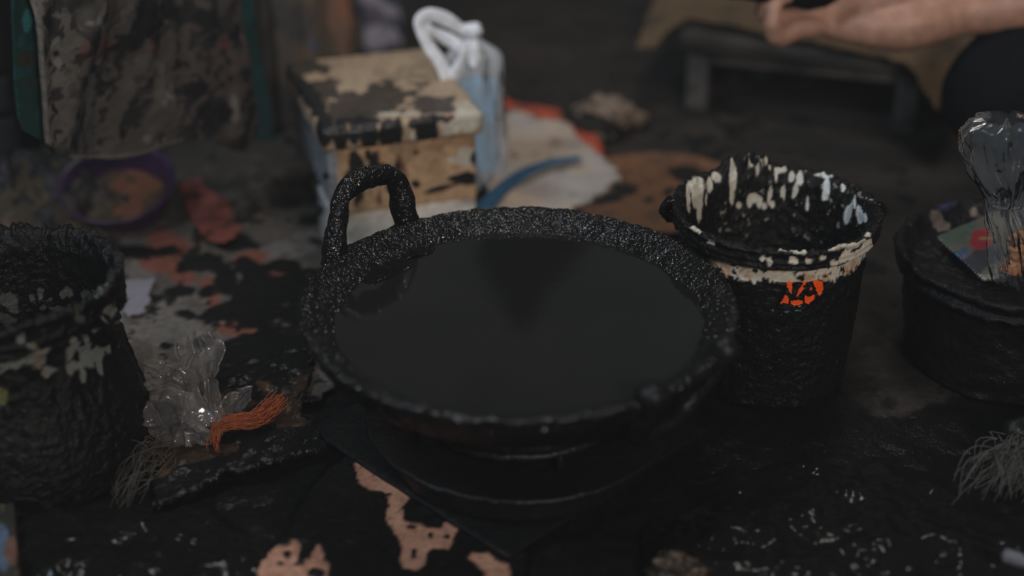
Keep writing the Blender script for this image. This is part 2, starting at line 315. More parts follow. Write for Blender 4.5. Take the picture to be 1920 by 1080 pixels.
# ================================================================== STOVE
WC = D(971, 567, 1.3235); wz = WC[2]
S = np.array([WC[0] + 0.002, 1.157, 0.0])
stove = thing('wax_stove', 'low round sooty stove on a square black base plate under the wide wok', 'stove', S)
hd = 0.200; pc = np.array([-0.004, 0.978 + hd, 0.0078])
ex = np.array([1, 1, 0]) * hd; ey = np.array([-1, 1, 0]) * hd
V, F = box(pc - (ex + ey) / 2, ex, ey, [0, 0, 0.004], 40, 0.3); V[:, 2] += 0.0008 * fbm(V, 60, 3, 51)
mk('base_plate', V, F, M_dark, stove)
def ring(c, R, r, name, parent, m, sq=1.0, seed=0, amp=0.001):
    t = np.linspace(0, 2 * np.pi, 161); V, F = tube(np.stack([c[0] + R * np.cos(t), c[1] + R * np.sin(t), c[2] + 0 * t], -1), r, 12, sq, False)
    V = V + amp * fbm(V, 120, 3, seed)[:, None]; return mk(name, V, F, m, parent)
V, F, _, _ = lathe([(0.0, 0.012), (0.128, 0.012), (0.132, 0.014), (0.136, 0.040), (0.147, 0.044), (0.150, 0.047), (0.147, 0.050), (0.138, 0.047), (0.10, 0.046), (0.062, 0.0465), (0.06, 0.052), (0.03, 0.055), (0, 0.055)], S, 120, 90)
V = V + 0.0008 * fbm(V, 90, 3, 50)[:, None]; mk('stove_body', V, F, M_dark, stove)
ring(S + [0, 0, 0.066], 0.105, 0.0045, 'pan_support', stove, M_dark, 1.0, 53)
for k in range(4):
    t = math.radians(20 + 90 * k); q = S + [0.105 * math.cos(t), 0.105 * math.sin(t), 0]
    V, F = tube([q + [0, 0, 0.045], q + [0, 0, 0.056], q + [0, 0, 0.066]], 0.004, 8); mk('support_leg', V, F, M_dark, stove)

# ================================================================== WOK
wok = thing('wok', 'large round black wok crusted with wax on the stove, filled to near its brim', 'wok', [WC[0], WC[1], wz - 0.096])
prof = [(0.0, -0.095), (0.05, -0.0945), (0.10, -0.086), (0.15, -0.063), (0.182, -0.036), (0.198, -0.013), (0.2035, -0.003), (0.2025, 0.003), (0.198, 0.004), (0.192, 0.001), (0.185, -0.005), (0.178, -0.011), (0.171, -0.017), (0.160, -0.030), (0.12, -0.062), (0.07, -0.082), (0.0, -0.088)]
V, F, th, t = lathe(prof, WC, 720, 230)
rel = V - WC; rr = np.hypot(rel[:, 0], rel[:, 1]); band = ss(rel[:, 2], -0.05, -0.012); inn = ss(t, 0.47, 0.52)
bk = np.sin(th)                              # +1 at the far side
ctl = np.stack([np.cos(th), np.sin(th), 0 * th], -1)
dr = band * (0.0022 * fbm(V, 60, 3, 61) + 0.0010 * fbm(V, 260, 2, 62)) - band * inn * ss(rel[:, 2], 0.0, -0.01) * (0.003 + 0.005 * fbm(ctl, 3.2, 3, 63) + 0.006 * np.exp(-((th - 2.55) / 0.42) ** 2))
V[:, 0] += np.cos(th) * dr; V[:, 1] += np.sin(th) * dr
V[:, 2] += band * (0.0010 * fbm(V, 70, 3, 64) + inn * 0.0007 * fbm(V, 330, 2, 65))
mk('bowl', V, F, M_wokwax, wok, label='wax-crusted black iron bowl')
def wok_handle(ang, tilt, seed, m=None):
    ca, sa = math.cos(ang), math.sin(ang); tan = np.array([-sa, ca, 0]); out = np.array([ca, sa, 0])
    pts = np.array([[-0.050, 0, -0.012], [-0.046, 0.002, 0.012], [-0.046, 0.005, 0.042], [-0.034, 0.008, 0.056], [0.006, 0.010, 0.060], [0.026, 0.008, 0.052], [0.040, 0.004, 0.026], [0.050, 0.0, 0.006], [0.056, 0, -0.012]])
    p = smooth_path(pts, 46); q = WC + out * (0.200 if tilt < 1 else 0.193) + p[:, :1] * tan + p[:, 1:2] * out * 1.0 + p[:, 2:] * (np.array([0, 0, 1]) * math.cos(tilt) + out * math.sin(tilt))
    V, F = tube(q, 0.0112 + 0.002 * np.sin(np.linspace(0, 9, 46)) ** 2 + 0.004 * np.abs(np.linspace(-1, 1, 46)) ** 6, 18, 0.85)
    V = V + 0.0016 * np.stack([fbm(V, 70, 3, seed + k) for k in range(3)], -1) + 0.0008 * np.stack([fbm(V, 240, 2, seed + 5 + k) for k in range(3)], -1)
    mk('handle', V, F, m or M_wokwax, wok)
wok_handle(math.radians(137), 0.10, 71); wok_handle(math.radians(-43), 3.6, 81, M_dark)
# molten wax
M_liquid = mat('molten_wax_surface', (0.010, 0.0098, 0.009), 0.07, 0.12, 9, 0.004, 0.5, 0.2)
V, F, th, t = lathe([(0.0, 0.0), (0.172, 0.0), (0.176, -0.001)], WC + [0, 0, -0.0135], 200, 60)
lw = mk('molten_wax', V, F, M_liquid, None, label='still dark pool of molten wax filling the wok', cat='wax')
V, F = [], None
def crust(cx, cy, rx, ry, ang, seed):
    c0 = P(cx, cy, WC[2] - 0.0135); g = np.linspace(-1, 1, 40); a, b = np.meshgrid(g, g, indexing='ij'); a, b = a.ravel(), b.ravel()
    sx, sy = rx / FPX * 1.35, ry / FPX * 1.35 / 0.48; ca, sa = math.cos(ang), math.sin(ang)
    V = np.stack([c0[0] + ca * a * sx - sa * b * sy, c0[1] + sa * a * sx + ca * b * sy, np.full(a.size, c0[2])], -1)
    h = ss(1.05 - np.hypot(a, b) + 0.5 * fbm(V, 60, 3, seed), 0.1, 0.35); V[:, 2] += -0.0012 + 0.0035 * h * (1 + 0.4 * fbm(V, 150, 2, seed + 1))
    return V, gridF(40, 40)
for q in ((705, 505, 75, 26, 0.75, 91), (770, 470, 45, 16, 0.5, 93), (1215, 462, 34, 9, -0.4, 95)):
    V, F = crust(*q); mk('wax_crust', V, F, M_wax, lw)

# ================================================================== PAINT BUCKETS
def pail(name, centre_px, label, seed, paint, crustf, lugs, R=0.098, flare=0.0, Hb=0.19, inner_depth=0.17, zc=0.171, group='wax-coated plastic pails'):
    C = P(*centre_px, Hb); base = np.array([C[0], C[1], 0.001])
    root = thing(name, label, 'bucket', base, group)
    k = R / 0.098
    kz = (0.191 - zc) / 0.0355; zz_ = lambda z: 0.191 - (0.191 - z) * kz
    prof = [(0.0, 0.003), (0.080 * k, 0.003), (0.0835 * k, 0.0), (0.0855 * k, 0.004), (0.0945 * k, 0.144), (0.0950 * k, zc - 0.006), (0.0955 * k, zc - 0.001), (0.1035 * k, zc), (0.1045 * k, zz_(0.158)), (0.1035 * k, zz_(0.166)), (0.1048 * k, zz_(0.168)), (0.1048 * k, zz_(0.171)), (0.1035 * k, zz_(0.173)), (0.1035 * k, zz_(0.182)), (0.1055 * k, zz_(0.184)), (0.1065 * k, zz_(0.187)), (0.1055 * k, 0.190), (0.1025 * k, 0.191), (0.1005 * k, 0.189), (0.0975 * k, 0.185), (0.0928 * k, 0.176), (0.0912 * k, 0.150), (0.0845 * k, 0.05), (0.0820 * k, 0.19 - inner_depth), (0.05 * k, 0.19 - inner_depth - 0.004), (0, 0.19 - inner_depth - 0.004)]
    V, F, th, t = lathe(prof, base, 460, 330)
    rel = V - base; z = rel[:, 2]; rr = np.hypot(rel[:, 0], rel[:, 1]); u, v, _ = proj(V)
    pr = resample(prof, 330); i_rim = np.argmax(pr[:, 1]); inside = np.tile(np.arange(330) > i_rim, 460)
    out = np.stack([np.cos(th), np.sin(th), 0 * th], -1); ctl = np.stack([np.cos(th) * 0.1, np.sin(th) * 0.1, z * 0.22], -1)
    drip = fbm(ctl, [75, 75, 75], 4, seed); fine = fbm(V, 170, 3, seed + 4)
    clean, col = paint(u, v, z, th, inside, drip, fine)
    wax = 1 - clean
    side = np.where(inside, -1, 1) * (rr > 0.06)
    d = wax * (0.0013 + 0.0018 * drip + 0.0012 * fine) * side
    d = d + flare * ~inside * ss(rr, 0.06, 0.08) * ss(0.15 - z, 0, 0.13)
    V = V + out * d[:, None]; V[:, 2] += crustf(th, z, inside, fine, drip) * ss(z, 0.165, 0.19)
    V[:, 2] = np.maximum(V[:, 2], base[2])
    c = mixc(col, BK, wax)
    mk('pail', V, F, M_waxcol, root, stain_alpha(c, wax))
    for (ang, size, zc) in lugs:
        q = base + [0.106 * k * math.cos(ang), 0.106 * k * math.sin(ang), zc]; o2 = np.array([math.cos(ang), math.sin(ang), 0])
        tt = np.linspace(0, 2 * np.pi, 33); p = q + np.outer(np.cos(tt) * size, o2) + np.outer(np.sin(tt) * size, [0, 0, 1])
        V, F = tube(p, size * 0.46, 12, 1.0, False); V = V + size * 0.22 * np.stack([fbm(V, 130, 3, seed + 30 + j) for j in range(3)], -1)
        mk('lug', V, F, M_wax, root)
    return root, base
def paint_right(u, v, z, th, ins, drip, fine):
    st = [(1290, 366, 4, 32), (1301, 362, 5, 28), (1296, 348, 9, 14), (1310, 372, 6, 46), (1329, 346, 5, 16), (1342, 334, 7, 10, -50), (1323, 372, 2, 12), (1373, 340, 7, 21), (1371, 366, 4, 16), (1385, 384, 6, 6), (1413, 370, 11, 9), (1405, 378, 5, 10), (1424, 378, 5, 12), (1433, 386, 5, 7), (1448, 382, 5, 6), (1443, 366, 4, 16, 10),
          (1463, 321, 12, 5), (1455, 330, 3, 12), (1484, 333, 6, 9), (1500, 334, 7, 13), (1491, 358, 5, 14, 12), (1541, 330, 18, 2.5, 14), (1551, 352, 6, 22), (1547, 366, 4, 9), (1582, 353, 4, 7), (1592, 400, 6, 22, 14), (1604, 380, 3, 12), (1614, 402, 6, 17, -8), (1624, 409, 4, 8), (1514, 380, 3, 14), (1470, 362, 3, 16), (1418, 330, 4, 6), (1406, 325, 5, 4), (1434, 318, 3, 4), (1442, 322, 3, 4), (1466, 360, 3, 10)]
    far = ins & (np.sin(th) > -0.25)
    inner = blobs(u, v, st, 0.30 * fine + 0.22 * drip, 0.5) * far
    inner = np.maximum(inner, 0.40 * ss(fine + 0.5 * drip, 0.86, 0.95) * far * ss(z, 0.04, 0.10))
    wn = 0.0036 * fine + 0.0055 * drip
    ufr = (np.sin(th) < 0.35) & ~ins
    band = ss(z + wn, 0.1515, 0.1535) * ss(0.1712 - z, 0, 0.0008) * ufr * ss(u, 1325, 1365) * (1 - ss(fine, 0.55, 0.63))
    low = blobs(u, v, [(1478, 466, 22, 6), (1500, 474, 12, 4), (1430, 485, 5, 5), (1443, 492, 4, 6), (1488, 490, 9, 7), (1514, 488, 6, 5), (1540, 484, 7, 4), (1568, 463, 16, 6, -20), (1585, 480, 9, 16, 45), (1600, 462, 14, 5, -25), (1612, 475, 12, 6, -40), (1622, 462, 8, 20, 25), (1632, 470, 4, 14, 15), (1562, 492, 8, 6), (1598, 484, 10, 12, 40), (1334, 455, 8, 3, 20), (1305, 432, 12, 3, 30), (1345, 440, 12, 3, 22), (1625, 440, 6, 5)], 0.7 * fine, 0.7) * ufr
    clean = np.clip(np.maximum.reduce([inner, band, low]), 0, 1)
    c = mixc(np.tile([0.52, 0.475, 0.40], (len(u), 1)), (0.58, 0.60, 0.60), ss(u, 1450, 1560) * inner); c = mixc(c, (0.42, 0.20, 0.09), ss(fbm(np.stack([u, v, 0 * u], -1), 0.07, 3, 9), 0.3, 0.6) * 0.7 * (1 - inner))  # inner white turns cooler to the right: daylight tint painted in
    # orange print showing between the drips
    return clean, c
def crust_right(th, z, ins, fine, drip):
    a = (th - 1.75 + np.pi) % (2 * np.pi) - np.pi
    return 0.011 * np.exp(-(a / 0.30) ** 4) * (1 + 0.5 * fine) + 0.003 * np.maximum(0, fine + 0.2)
bucket, bbase = pail('paint_bucket', (1455, 390), 'black wax-coated white pail with an orange printed patch, standing beside the wok', 101, paint_right, crust_right, [(math.radians(172), 0.009, 0.181), (math.radians(168), 0.007, 0.172), (math.radians(4), 0.007, 0.183)], 0.0975)
# printed patch: curved film lying on the pail wall, letters in black between orange
th0 = np.linspace(math.radians(-100), math.radians(-55), 240); zz = np.linspace(0.108, 0.157, 200); A, Z = np.meshgrid(th0, zz, indexing='ij'); A, Z = A.ravel(), Z.ravel()
Rl = 0.0975 / 0.098 * (0.0855 + (Z - 0.004) / 0.14 * 0.009) + 0.0048
V = np.stack([bbase[0] + Rl * np.cos(A), bbase[1] + Rl * np.sin(A), bbase[2] + Z], -1); u, v, _ = proj(V)
zu, zv = (u - 1360) * 6, (v - 440) * 6; jn = fbm(V, 300, 2, 111) * 9; zu2, zv2 = zu + jn, zv + fbm(V, 300, 2, 112) * 9
OR = [[(690, 545), (702, 508), (768, 505), (752, 548), (748, 600), (735, 662), (705, 612)], [(845, 512), (918, 505), (902, 552), (872, 578), (884, 606), (846, 650), (802, 702), (806, 640), (850, 585), (868, 548)],
      [(948, 565), (928, 614), (978, 614)], [(978, 498), (1092, 518), (1086, 640), (1050, 682), (1020, 604), (986, 540)], [(888, 686), (1002, 675), (986, 735), (930, 770), (900, 760)], [(676, 666), (712, 700), (714, 766), (622, 770), (650, 712)], [(735, 738), (862, 735), (866, 770), (792, 792), (740, 786)]]
om = np.zeros(len(V))
for pgn in OR: om = np.maximum(om, inpoly(zu2, zv2, pgn) * 1.0)
om = np.maximum(om, blobs(zu2, zv2, [(1270, 678, 22, 14), (1448, 420, 9, 44, -8), (640, 508, 16, 12)]))
yl = blobs(zu2, zv2, [(838, 800, 22, 10), (770, 800, 12, 6)]); tq = blobs(zu2, zv2, [(690, 855, 26, 8), (815, 850, 36, 8), (535, 855, 10, 8)])
br = blobs(zu2, zv2, [(530, 410, 50, 22), (680, 985, 50, 20), (1310, 520, 14, 30)], fbm(V, 200, 2, 7), 0.6) * 0.5
c = np.tile(BK, (len(V), 1)); c = mixc(c, (0.92, 0.10, 0.014), om); c = mixc(c, (0.45, 0.28, 0.06), yl); c = mixc(c, (0.07, 0.16, 0.15), tq); c = mixc(c, (0.16, 0.02, 0.012), br)
cl = np.clip(om + yl + tq + br, 0, 1); V = V + np.stack([np.cos(A), np.sin(A), 0 * A], -1) * ((1 - cl) * 0.0016 * (0.6 + fbm(V, 150, 3, 113)))[:, None]
edge = np.minimum.reduce([A - th0[0], th0[-1] - A]) / 0.1; V -= np.stack([np.cos(A), np.sin(A), 0 * A], -1) * (0.003 * (1 - ss(edge, 0, 1)) + 0.004 * 0 * Z)[:, None]
F = gridF(240, 200); zf = Z[F].mean(1); keep = inpoly(zu2[F].mean(1), zv2[F].mean(1), [(600, 500), (690, 500), (800, 498), (970, 488), (1100, 500), (1100, 660), (1010, 765), (900, 830), (890, 880), (500, 880), (520, 840), (600, 790), (625, 700), (685, 640), (675, 545), (600, 540)])
mk('printed_patch', V, F[keep], M_waxcol, bucket, stain_alpha(c, 1 - cl), label='orange print with black capital letters')
def paint_left(u, v, z, th, ins, drip, fine):
    st = [(10, 560, 18, 12), (22, 572, 10, 16, -30), (75, 549, 6, 8), (126, 548, 12, 9), (163, 551, 14, 8), (112, 580, 18, 9), (130, 576, 6, 8), (83, 575, 5, 4), (148, 603, 9, 7), (10, 600, 16, 12), (95, 560, 5, 5), (60, 556, 4, 6), (180, 555, 6, 14), (190, 552, 2, 12), (198, 550, 2, 14)]
    inner = blobs(u, v, st, 0.7 * fine, 0.8) * 0.42
    collar = blobs(u, v, [(196, 592, 22, 6, -48), (212, 585, 3, 12, 30), (220, 602, 10, 3, -30), (188, 620, 16, 4), (60, 650, 9, 5), (40, 640, 10, 6), (137, 640, 8, 10), (160, 634, 5, 6)], 0.5 * fine, 0.6) * ~ins
    band = ss(z + 0.012 * drip + 0.004 * fine, 0.141, 0.1445) * ss(0.1625 - z, 0, 0.001) * ~ins * ss(u, 118, 128) * ss(207 - u, 0, 6) * (1 - ss(fine, 0.45, 0.55))
    band2 = ss(z + 0.008 * drip, 0.151, 0.153) * ss(0.1625 - z, 0, 0.001) * ~ins * ss(88 - u, 0, 6) * (1 - ss(fine, 0.4, 0.5)); yel = blobs(u, v, [(0, 742, 16, 18)], fine, 0.5); smear = blobs(u, v, [(192, 652, 16, 12, -30), (166, 668, 24, 16, -28), (138, 684, 16, 12, -25), (97, 693, 15, 10, -20), (52, 672, 40, 5, -25), (20, 685, 14, 7), (180, 680, 5, 22), (150, 700, 5, 18)], 0.5 * fine + 0.5 * drip, 0.9) * ~ins
    clean = np.clip(np.maximum.reduce([inner, collar * 0.9, band * 0.85, band2 * 0.7, smear * 0.9, yel * 0.5]), 0, 1)
    c = np.tile([0.15, 0.165, 0.155], (len(u), 1)); c = mixc(c, (0.17, 0.145, 0.115), ss(drip, 0, 0.5)); return clean, mixc(c, (0.22, 0.2, 0.08), yel)
def crust_left(th, z, ins, fine, drip): return 0.003 + 0.006 * np.maximum(0, fine + 0.3) + 0.004 * drip
pail('paint_bucket', (12, 528), 'black wax-coated pail with pale smears around its collar, beside the clear plastic wrap', 131, paint_left, crust_left, [(math.radians(-25), 0.0115, 0.165)], 0.0965, 0.026, zc=0.1625)

# ================================================================== BOX STOOL behind the wok
zt = 0.175; FL, FR = P(606, 240, zt), P(900, 206, zt); ax = (FR - FL) * [1, 1, 0]; wd = np.linalg.norm(ax); ax /= wd; ay = np.array([-ax[1], ax[0], 0]); ln = 0.245; up = np.array([0, 0, 1.0])
stool = thing('low_stool', 'small tan wooden stool dripped with black wax, in front of the white carrier bag', 'stool', FL * [1, 1, 0] + ax * wd / 2 + ay * ln / 2)
def stool_part(name, a, b, c0, wx, wy, h, base, drips, n=60, r=0.1, light=None, seed=140, label=None):
    V, F = box(FL * [1, 1, 0] + ax * a + ay * b + up * c0, ax * wx, ay * wy, up * h, n, r)
    V = V + 0.0008 * np.stack([fbm(V, 40, 3, seed + k) for k in range(3)], -1); u, v, _ = proj(V)
    n1 = fbm(V, [60, 60, 22], 4, seed + 3); n2 = fbm(V, 30, 4, seed + 4)
    c = mixc(np.tile(base, (len(V), 1)), np.array(base) * 0.72, ss(n2, 0, 0.6))
    if light: c = mixc(c, (0.50, 0.44, 0.36), blobs(u, v, light, n1, 0.5))
    dk, rd = drips(u, v, n1, n2, V); c = mixc(c, (0.11, 0.028, 0.012), rd); c = mixc(c, (0.016, 0.015, 0.015), dk)
    V = V + (dk * 0.0016 * (0.5 + n1))[:, None] * np.array([0, -0.8, 0.6])
    mk(name, V, F, M_wood, stool, stain_alpha(c, dk), label=label)
def top_d(u, v, n1, n2, V):
    d = blobs(u, v, [(640, 250, 14, 26), (664, 246, 11, 28), (690, 252, 15, 26), (678, 226, 30, 10), (728, 252, 14, 28), (748, 244, 9, 30), (800, 246, 26, 28, 0), (775, 232, 12, 12), (822, 222, 20, 9), (610, 240, 14, 30), (590, 190, 14, 34, -25), (565, 160, 12, 34, -25), (540, 130, 10, 20), (850, 262, 5, 10)], n1, 0.35)
    soot = np.clip(blobs(u, v, [(650, 205, 60, 22), (700, 190, 120, 26), (600, 165, 40, 30), (790, 195, 60, 14), (840, 205, 20, 8), (560, 130, 30, 24)], n2, 0.9), 0, 1) * 0.85
    rd = blobs(u, v, [(640, 265, 6, 16), (835, 224, 12, 8), (846, 220, 8, 6), (655, 232, 4, 8), (815, 238, 8, 4)], n1, 0.5)
    return np.maximum(d, soot * (v < 232)), rd
stool_part('seat', -0.004, -0.006, zt - 0.032, wd + 0.008, ln + 0.01, 0.032, (0.40, 0.285, 0.19), top_d, 110, 0.30, [(870, 225, 32, 26), (850, 240, 24, 14), (830, 232, 10, 10), (693, 222, 12, 8), (740, 212, 40, 5), (775, 258, 7, 16), (738, 240, 4, 22), (720, 250, 4, 18)], 141)
def front_d(u, v, n1, n2, V):
    d = blobs(u, v, [(662, 308, 10, 30), (672, 320, 10, 26), (700, 312, 9, 26), (712, 322, 24, 14), (690, 290, 6, 10), (745, 318, 5, 20), (780, 286, 4, 6), (897, 296, 11, 12), (868, 335, 28, 10), (830, 352, 40, 4, -14), (676, 345, 8, 30), (653, 340, 10, 24), (780, 345, 10, 8), (712, 372, 4, 16), (668, 378, 4, 12), (762, 376, 3, 10), (740, 352, 14, 12)], n1, 0.45)
    rd = blobs(u, v, [(748, 306, 9, 20), (755, 330, 8, 24), (706, 298, 6, 16), (735, 318, 14, 8), (658, 300, 6, 16)], n1, 0.5); return d, rd * 0.8
stool_part('front_leg', 0.014, 0.004, 0.055, wd - 0.018, 0.050, zt - 0.032 - 0.055, (0.46, 0.29, 0.165), front_d, 80, 0.08, [(858, 298, 30, 12), (870, 285, 14, 10)], 151)
stool_part('front_foot', 0.012, 0.008, 0.0, wd - 0.016, 0.048, 0.056, (0.80, 0.74, 0.66), lambda u, v, n1, n2, V: (blobs(u, v, [(712, 362, 5, 18), (768, 372, 4, 14), (680, 368, 6, 14), (840, 358, 50, 3, -8)], n1, 0.4), ss(n2, 0.5, 0.8) * 0.3), 60, 0.08, None, 161, 'pale lower block of the front leg')
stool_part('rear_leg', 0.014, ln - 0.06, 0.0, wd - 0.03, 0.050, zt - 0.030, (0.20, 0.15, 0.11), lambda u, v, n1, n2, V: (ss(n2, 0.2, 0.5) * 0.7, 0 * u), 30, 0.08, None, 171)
for k, a in enumerate((0.004, wd - 0.016)):
    stool_part('side_rail', a, 0.006, zt - 0.105, 0.012, ln - 0.01, 0.075, (0.22, 0.23, 0.25), lambda u, v, n1, n2, V: (blobs(u, v, [(600, 235, 30, 16, 40), (560, 180, 20, 12, 40), (612, 330, 8, 6)], n1, 0.6), 0 * u), 50, 0.1, None, 181 + k, 'side rail with worn grey-blue paint')
stool_part('side_cheek', -0.001, 0.010, 0.0, 0.013, 0.062, zt - 0.105, (0.40, 0.39, 0.38), lambda u, v, n1, n2, V: (blobs(u, v, [(612, 336, 9, 7), (600, 396, 6, 10)], n1, 0.6), ss(n2, 0.3, 0.6) * 0.2), 40, 0.1, None, 191)

# ================================================================== WHITE CARRIER BAG with blue packet
B0 = P(928, 352, 0.0)
def PB(px, py): return PL(px, py, B0, B0 + [1, 0.12, 0])
bag = thing('carrier_bag', 'knotted white plastic carrier bag with a looped handle standing behind the stool', 'bag', B0)
rows = [(56, 884, 5), (66, 880, 15), (76, 884, 20), (84, 887, 31), (92, 890, 43), (104, 888, 52), (130, 881, 61), (170, 882, 63), (215, 888, 60), (260, 893, 57), (310, 905, 46), (350, 918, 34), (368, 924, 26)]
rw = resample(np.array(rows, float), 110); nth = 120; th = np.linspace(0, 2 * np.pi, nth, endpoint=False)
V = []
for (y, x, hw) in rw:
    c0, e = PB(x, y), PB(x + hw, y) - PB(x, y); dv = np.array([-e[1], e[0], 0]) * 0.55
    V.append(c0 + np.cos(th)[:, None] * e + np.sin(th)[:, None] * dv)
V = np.stack(V, 1).reshape(-1, 3); ct = np.stack([np.cos(np.repeat(th, 110)), np.sin(np.repeat(th, 110)), V[:, 2] * 3], -1)
V[:, :2] += (np.stack([ct[:, 0], ct[:, 1]], -1)) * (0.004 * fbm(ct, [2.4, 2.4, 2.0], 3, 201) + 0.0022 * fbm(ct, [7, 7, 4], 3, 202))[:, None]; V[:, 2] = np.maximum(V[:, 2], 0.001)
mk('bag_body', V, gridF(nth, 110, True), M_bag, bag)
def ribbon(pts, r, seed, flat=0.35):
    p = smooth_path([PB(x, y) + [0, -0.004 * k, 0] for k, (x, y) in enumerate(pts)], 40); V, F = tube(p, np.interp(np.linspace(0, 1, 40), np.linspace(0, 1, len(r)), r), 14, flat)
    V = V + 0.0012 * np.stack([fbm(V, 70, 3, seed + k) for k in range(3)], -1); return V, F
ra = ribbon([(882, 62), (862, 52), (840, 34), (815, 22), (795, 24), (785, 32), (792, 50), (806, 72), (826, 100), (842, 130), (838, 150)], [0.005, 0.008, 0.009, 0.0095, 0.009, 0.010, 0.011, 0.011, 0.011], 211)
rb = ribbon([(793, 44), (812, 60), (832, 66), (850, 74), (864, 84)], [0.007, 0.008, 0.009, 0.010], 221)
V, F = join([ra, rb]); mk('loop_handle', V, F, M_bagx, bag)
V, F = blob(PB(884, 58), (0.013, 0.010, 0.010), 20, 0.35, 2.5, 231); mk('knot', V, F, M_bagx, bag)
for k, pts in enumerate(([(880, 66), (866, 96), (846, 140), (832, 190), (826, 235)], [(889, 66), (890, 90), (888, 108)])):
    V, F = ribbon(pts, [0.006, 0.008, 0.007, 0.004], 241 + k, 0.5); V[:, 1] -= 0.026; mk('gathered_fold', V, F, M_bagx, bag)
M_blue = mat('blue_wrapper', (0.012, 0.34, 0.60), 0.45, 0.4, 60, 0.003, 0.5, 0.3)
q = PB(884, 352); e = PB(932, 352) - q
V, F = box(PB(846, 300) + [0, -0.004, -0.02], e * 1.75, np.array([-e[1], e[0], 0]) * 0.5, [0.003, 0, 0.135], 16, 0.45); V = V + 0.004 * np.stack([fbm(V, 35, 3, 251 + k) for k in range(3)], -1)
mk('blue_packet', V, F, M_blue, None, label='light blue packet showing through the white carrier bag', cat='packet')

# ================================================================== FLAT WOVEN SACK, its border, blue strap
sack = thing('woven_sack', 'flattened beige sack with an orange border lying on the floor beside the carrier bag', 'sack', P(1040, 320, 0))
V, F = polysheet([(905, 400), (935, 270), (955, 214), (1010, 224), (1062, 243), (1112, 285), (1166, 333), (1128, 362), (1085, 390), (1040, 420), (920, 420)], 0.014, 0.003, 261, 0.012, 11)
n = fbm(V, 50, 4, 262); n2 = fbm(V, 14, 3, 263); c = mixc(np.tile([0.44, 0.35, 0.28], (len(V), 1)), (0.37, 0.33, 0.30), ss(n2, -0.2, 0.5)); c = mixc(c, (0.12, 0.09, 0.07), ss(n, 0.5, 0.75) * 0.6)
mk('sack_panel', V, F, M_cloth, sack, c, solid=0.010)
V, F = polysheet([(935, 184), (1000, 203), (1048, 213), (1075, 240), (1110, 250), (1130, 285), (1142, 312), (1112, 288), (1062, 246), (1010, 227), (940, 216)], 0.013, 0.0025, 265, 0.010, 14)
n = fbm(V, 45, 3, 266); c = mixc(np.tile([0.47, 0.085, 0.040], (len(V), 1)), (0.28, 0.06, 0.035), ss(n, 0, 0.5)); mk('orange_border', V, F, M_cloth, sack, c, label='orange-red border', solid=0.008)
p = smooth_path([P(x, y, 0.029) for x, y in ((905, 392), (935, 358), (965, 334), (1000, 314), (1040, 302), (1086, 297))], 50)
V, F = tube(p, np.linspace(0.013, 0.0085, 50), 10, 1.0); V[:, 2] = 0.029 + (V[:, 2] - 0.029) * 0.22
mk('blue_strap', V, F, mat('blue_plastic', (0.012, 0.075, 0.15), 0.5, 0.2, 80), None, label='curved flat blue plastic strap lying across the beige sack', cat='strap')

# ================================================================== CRUMPLED PAPER and BROWN DISC
V, F = blob(P(1128, 222, 0.026), (0.040, 0.040, 0.029), 60, 0.32, 1.8, 271); V2, F2 = blob(P(1180, 222, 0.012), (0.026, 0.016, 0.011), 30, 0.4, 2.5, 275)
V, F = join([(V, F), (V2, F2)]); V[:, 2] = np.maximum(V[:, 2], 0.001); n = fbm(V, 50, 3, 272); c = mixc(np.tile([0.20, 0.145, 0.11], (len(V), 1)), (0.07, 0.05, 0.036), ss(n, 0.1, 0.6)); u, v, _ = proj(V); c = mixc(c, (0.02, 0.018, 0.016), blobs(u, v, [(1105, 232, 30, 18), (1140, 245, 24, 12)], n, 0.6))
mk('crumpled_paper', V, F, M_cloth, None, c, label='crumpled brown paper lump with a dark underside on the open floor', cat='paper')
V, F, th, t = lathe([(0.0, 0.0), (0.118, 0.0), (0.124, 0.004), (0.127, 0.012), (0.124, 0.015), (0.117, 0.011), (0.10, 0.008), (0.0, 0.008)], P(1240, 372, 0.001), 140, 70); u, v, _ = proj(V); n = fbm(V, 45, 4, 281)
dk = blobs(u, v, [(1170, 356, 26, 14), (1186, 360, 10, 10), (1220, 376, 14, 10), (1150, 372, 30, 10), (1290, 330, 30, 16), (1305, 350, 30, 20), (1250, 360, 10, 6)], n, 0.8); c = mixc(np.tile([0.155, 0.068, 0.030], (len(V), 1)), (0.09, 0.042, 0.024), ss(n, 0, 0.5)); c = mixc(c, BK, dk)
mk('round_tray', V, F, M_wood, None, stain_alpha(c, dk * 0.6), label='rust-brown round tray with dark wax spots behind the printed pail', cat='tray')

# ================================================================== LOW BENCH with cardboard on it
zb = 0.118; a0, a1 = P(1302, 207, 0), P(1690, 252, 0); bx = (a1 - a0); L = np.linalg.norm(bx); bx /= L; by = np.array([-bx[1], bx[0], 0])
bench = thing('low_bench', 'low dark wooden bench under a brown cardboard sheet', 'bench', a0 + bx * L / 2 + by * 0.1)
def bpart(name, a, b, c0, wx, wy, h, col, seed):
    V, F = box(a0 + bx * a + by * b + up * c0, bx * wx, by * wy, up * h, 14, 0.12); n = fbm(V, [30, 30, 60], 3, seed)
    mk(name, V, F, M_wood, bench, mixc(np.tile(col, (len(V), 1)), np.array(col) * 0.5, ss(n, 0, 0.5)))
for i, a in enumerate((-0.016, L - 0.016)):
    for j, b in enumerate((0.0, 0.185)): bpart('leg', a, b, 0.0, 0.033, 0.028, zb - 0.018, (0.085, 0.076, 0.07), 290 + 2 * i + j)
bpart('front_apron', 0.017, 0.004, zb - 0.042, L - 0.034, 0.016, 0.024, (0.085, 0.072, 0.064), 295)
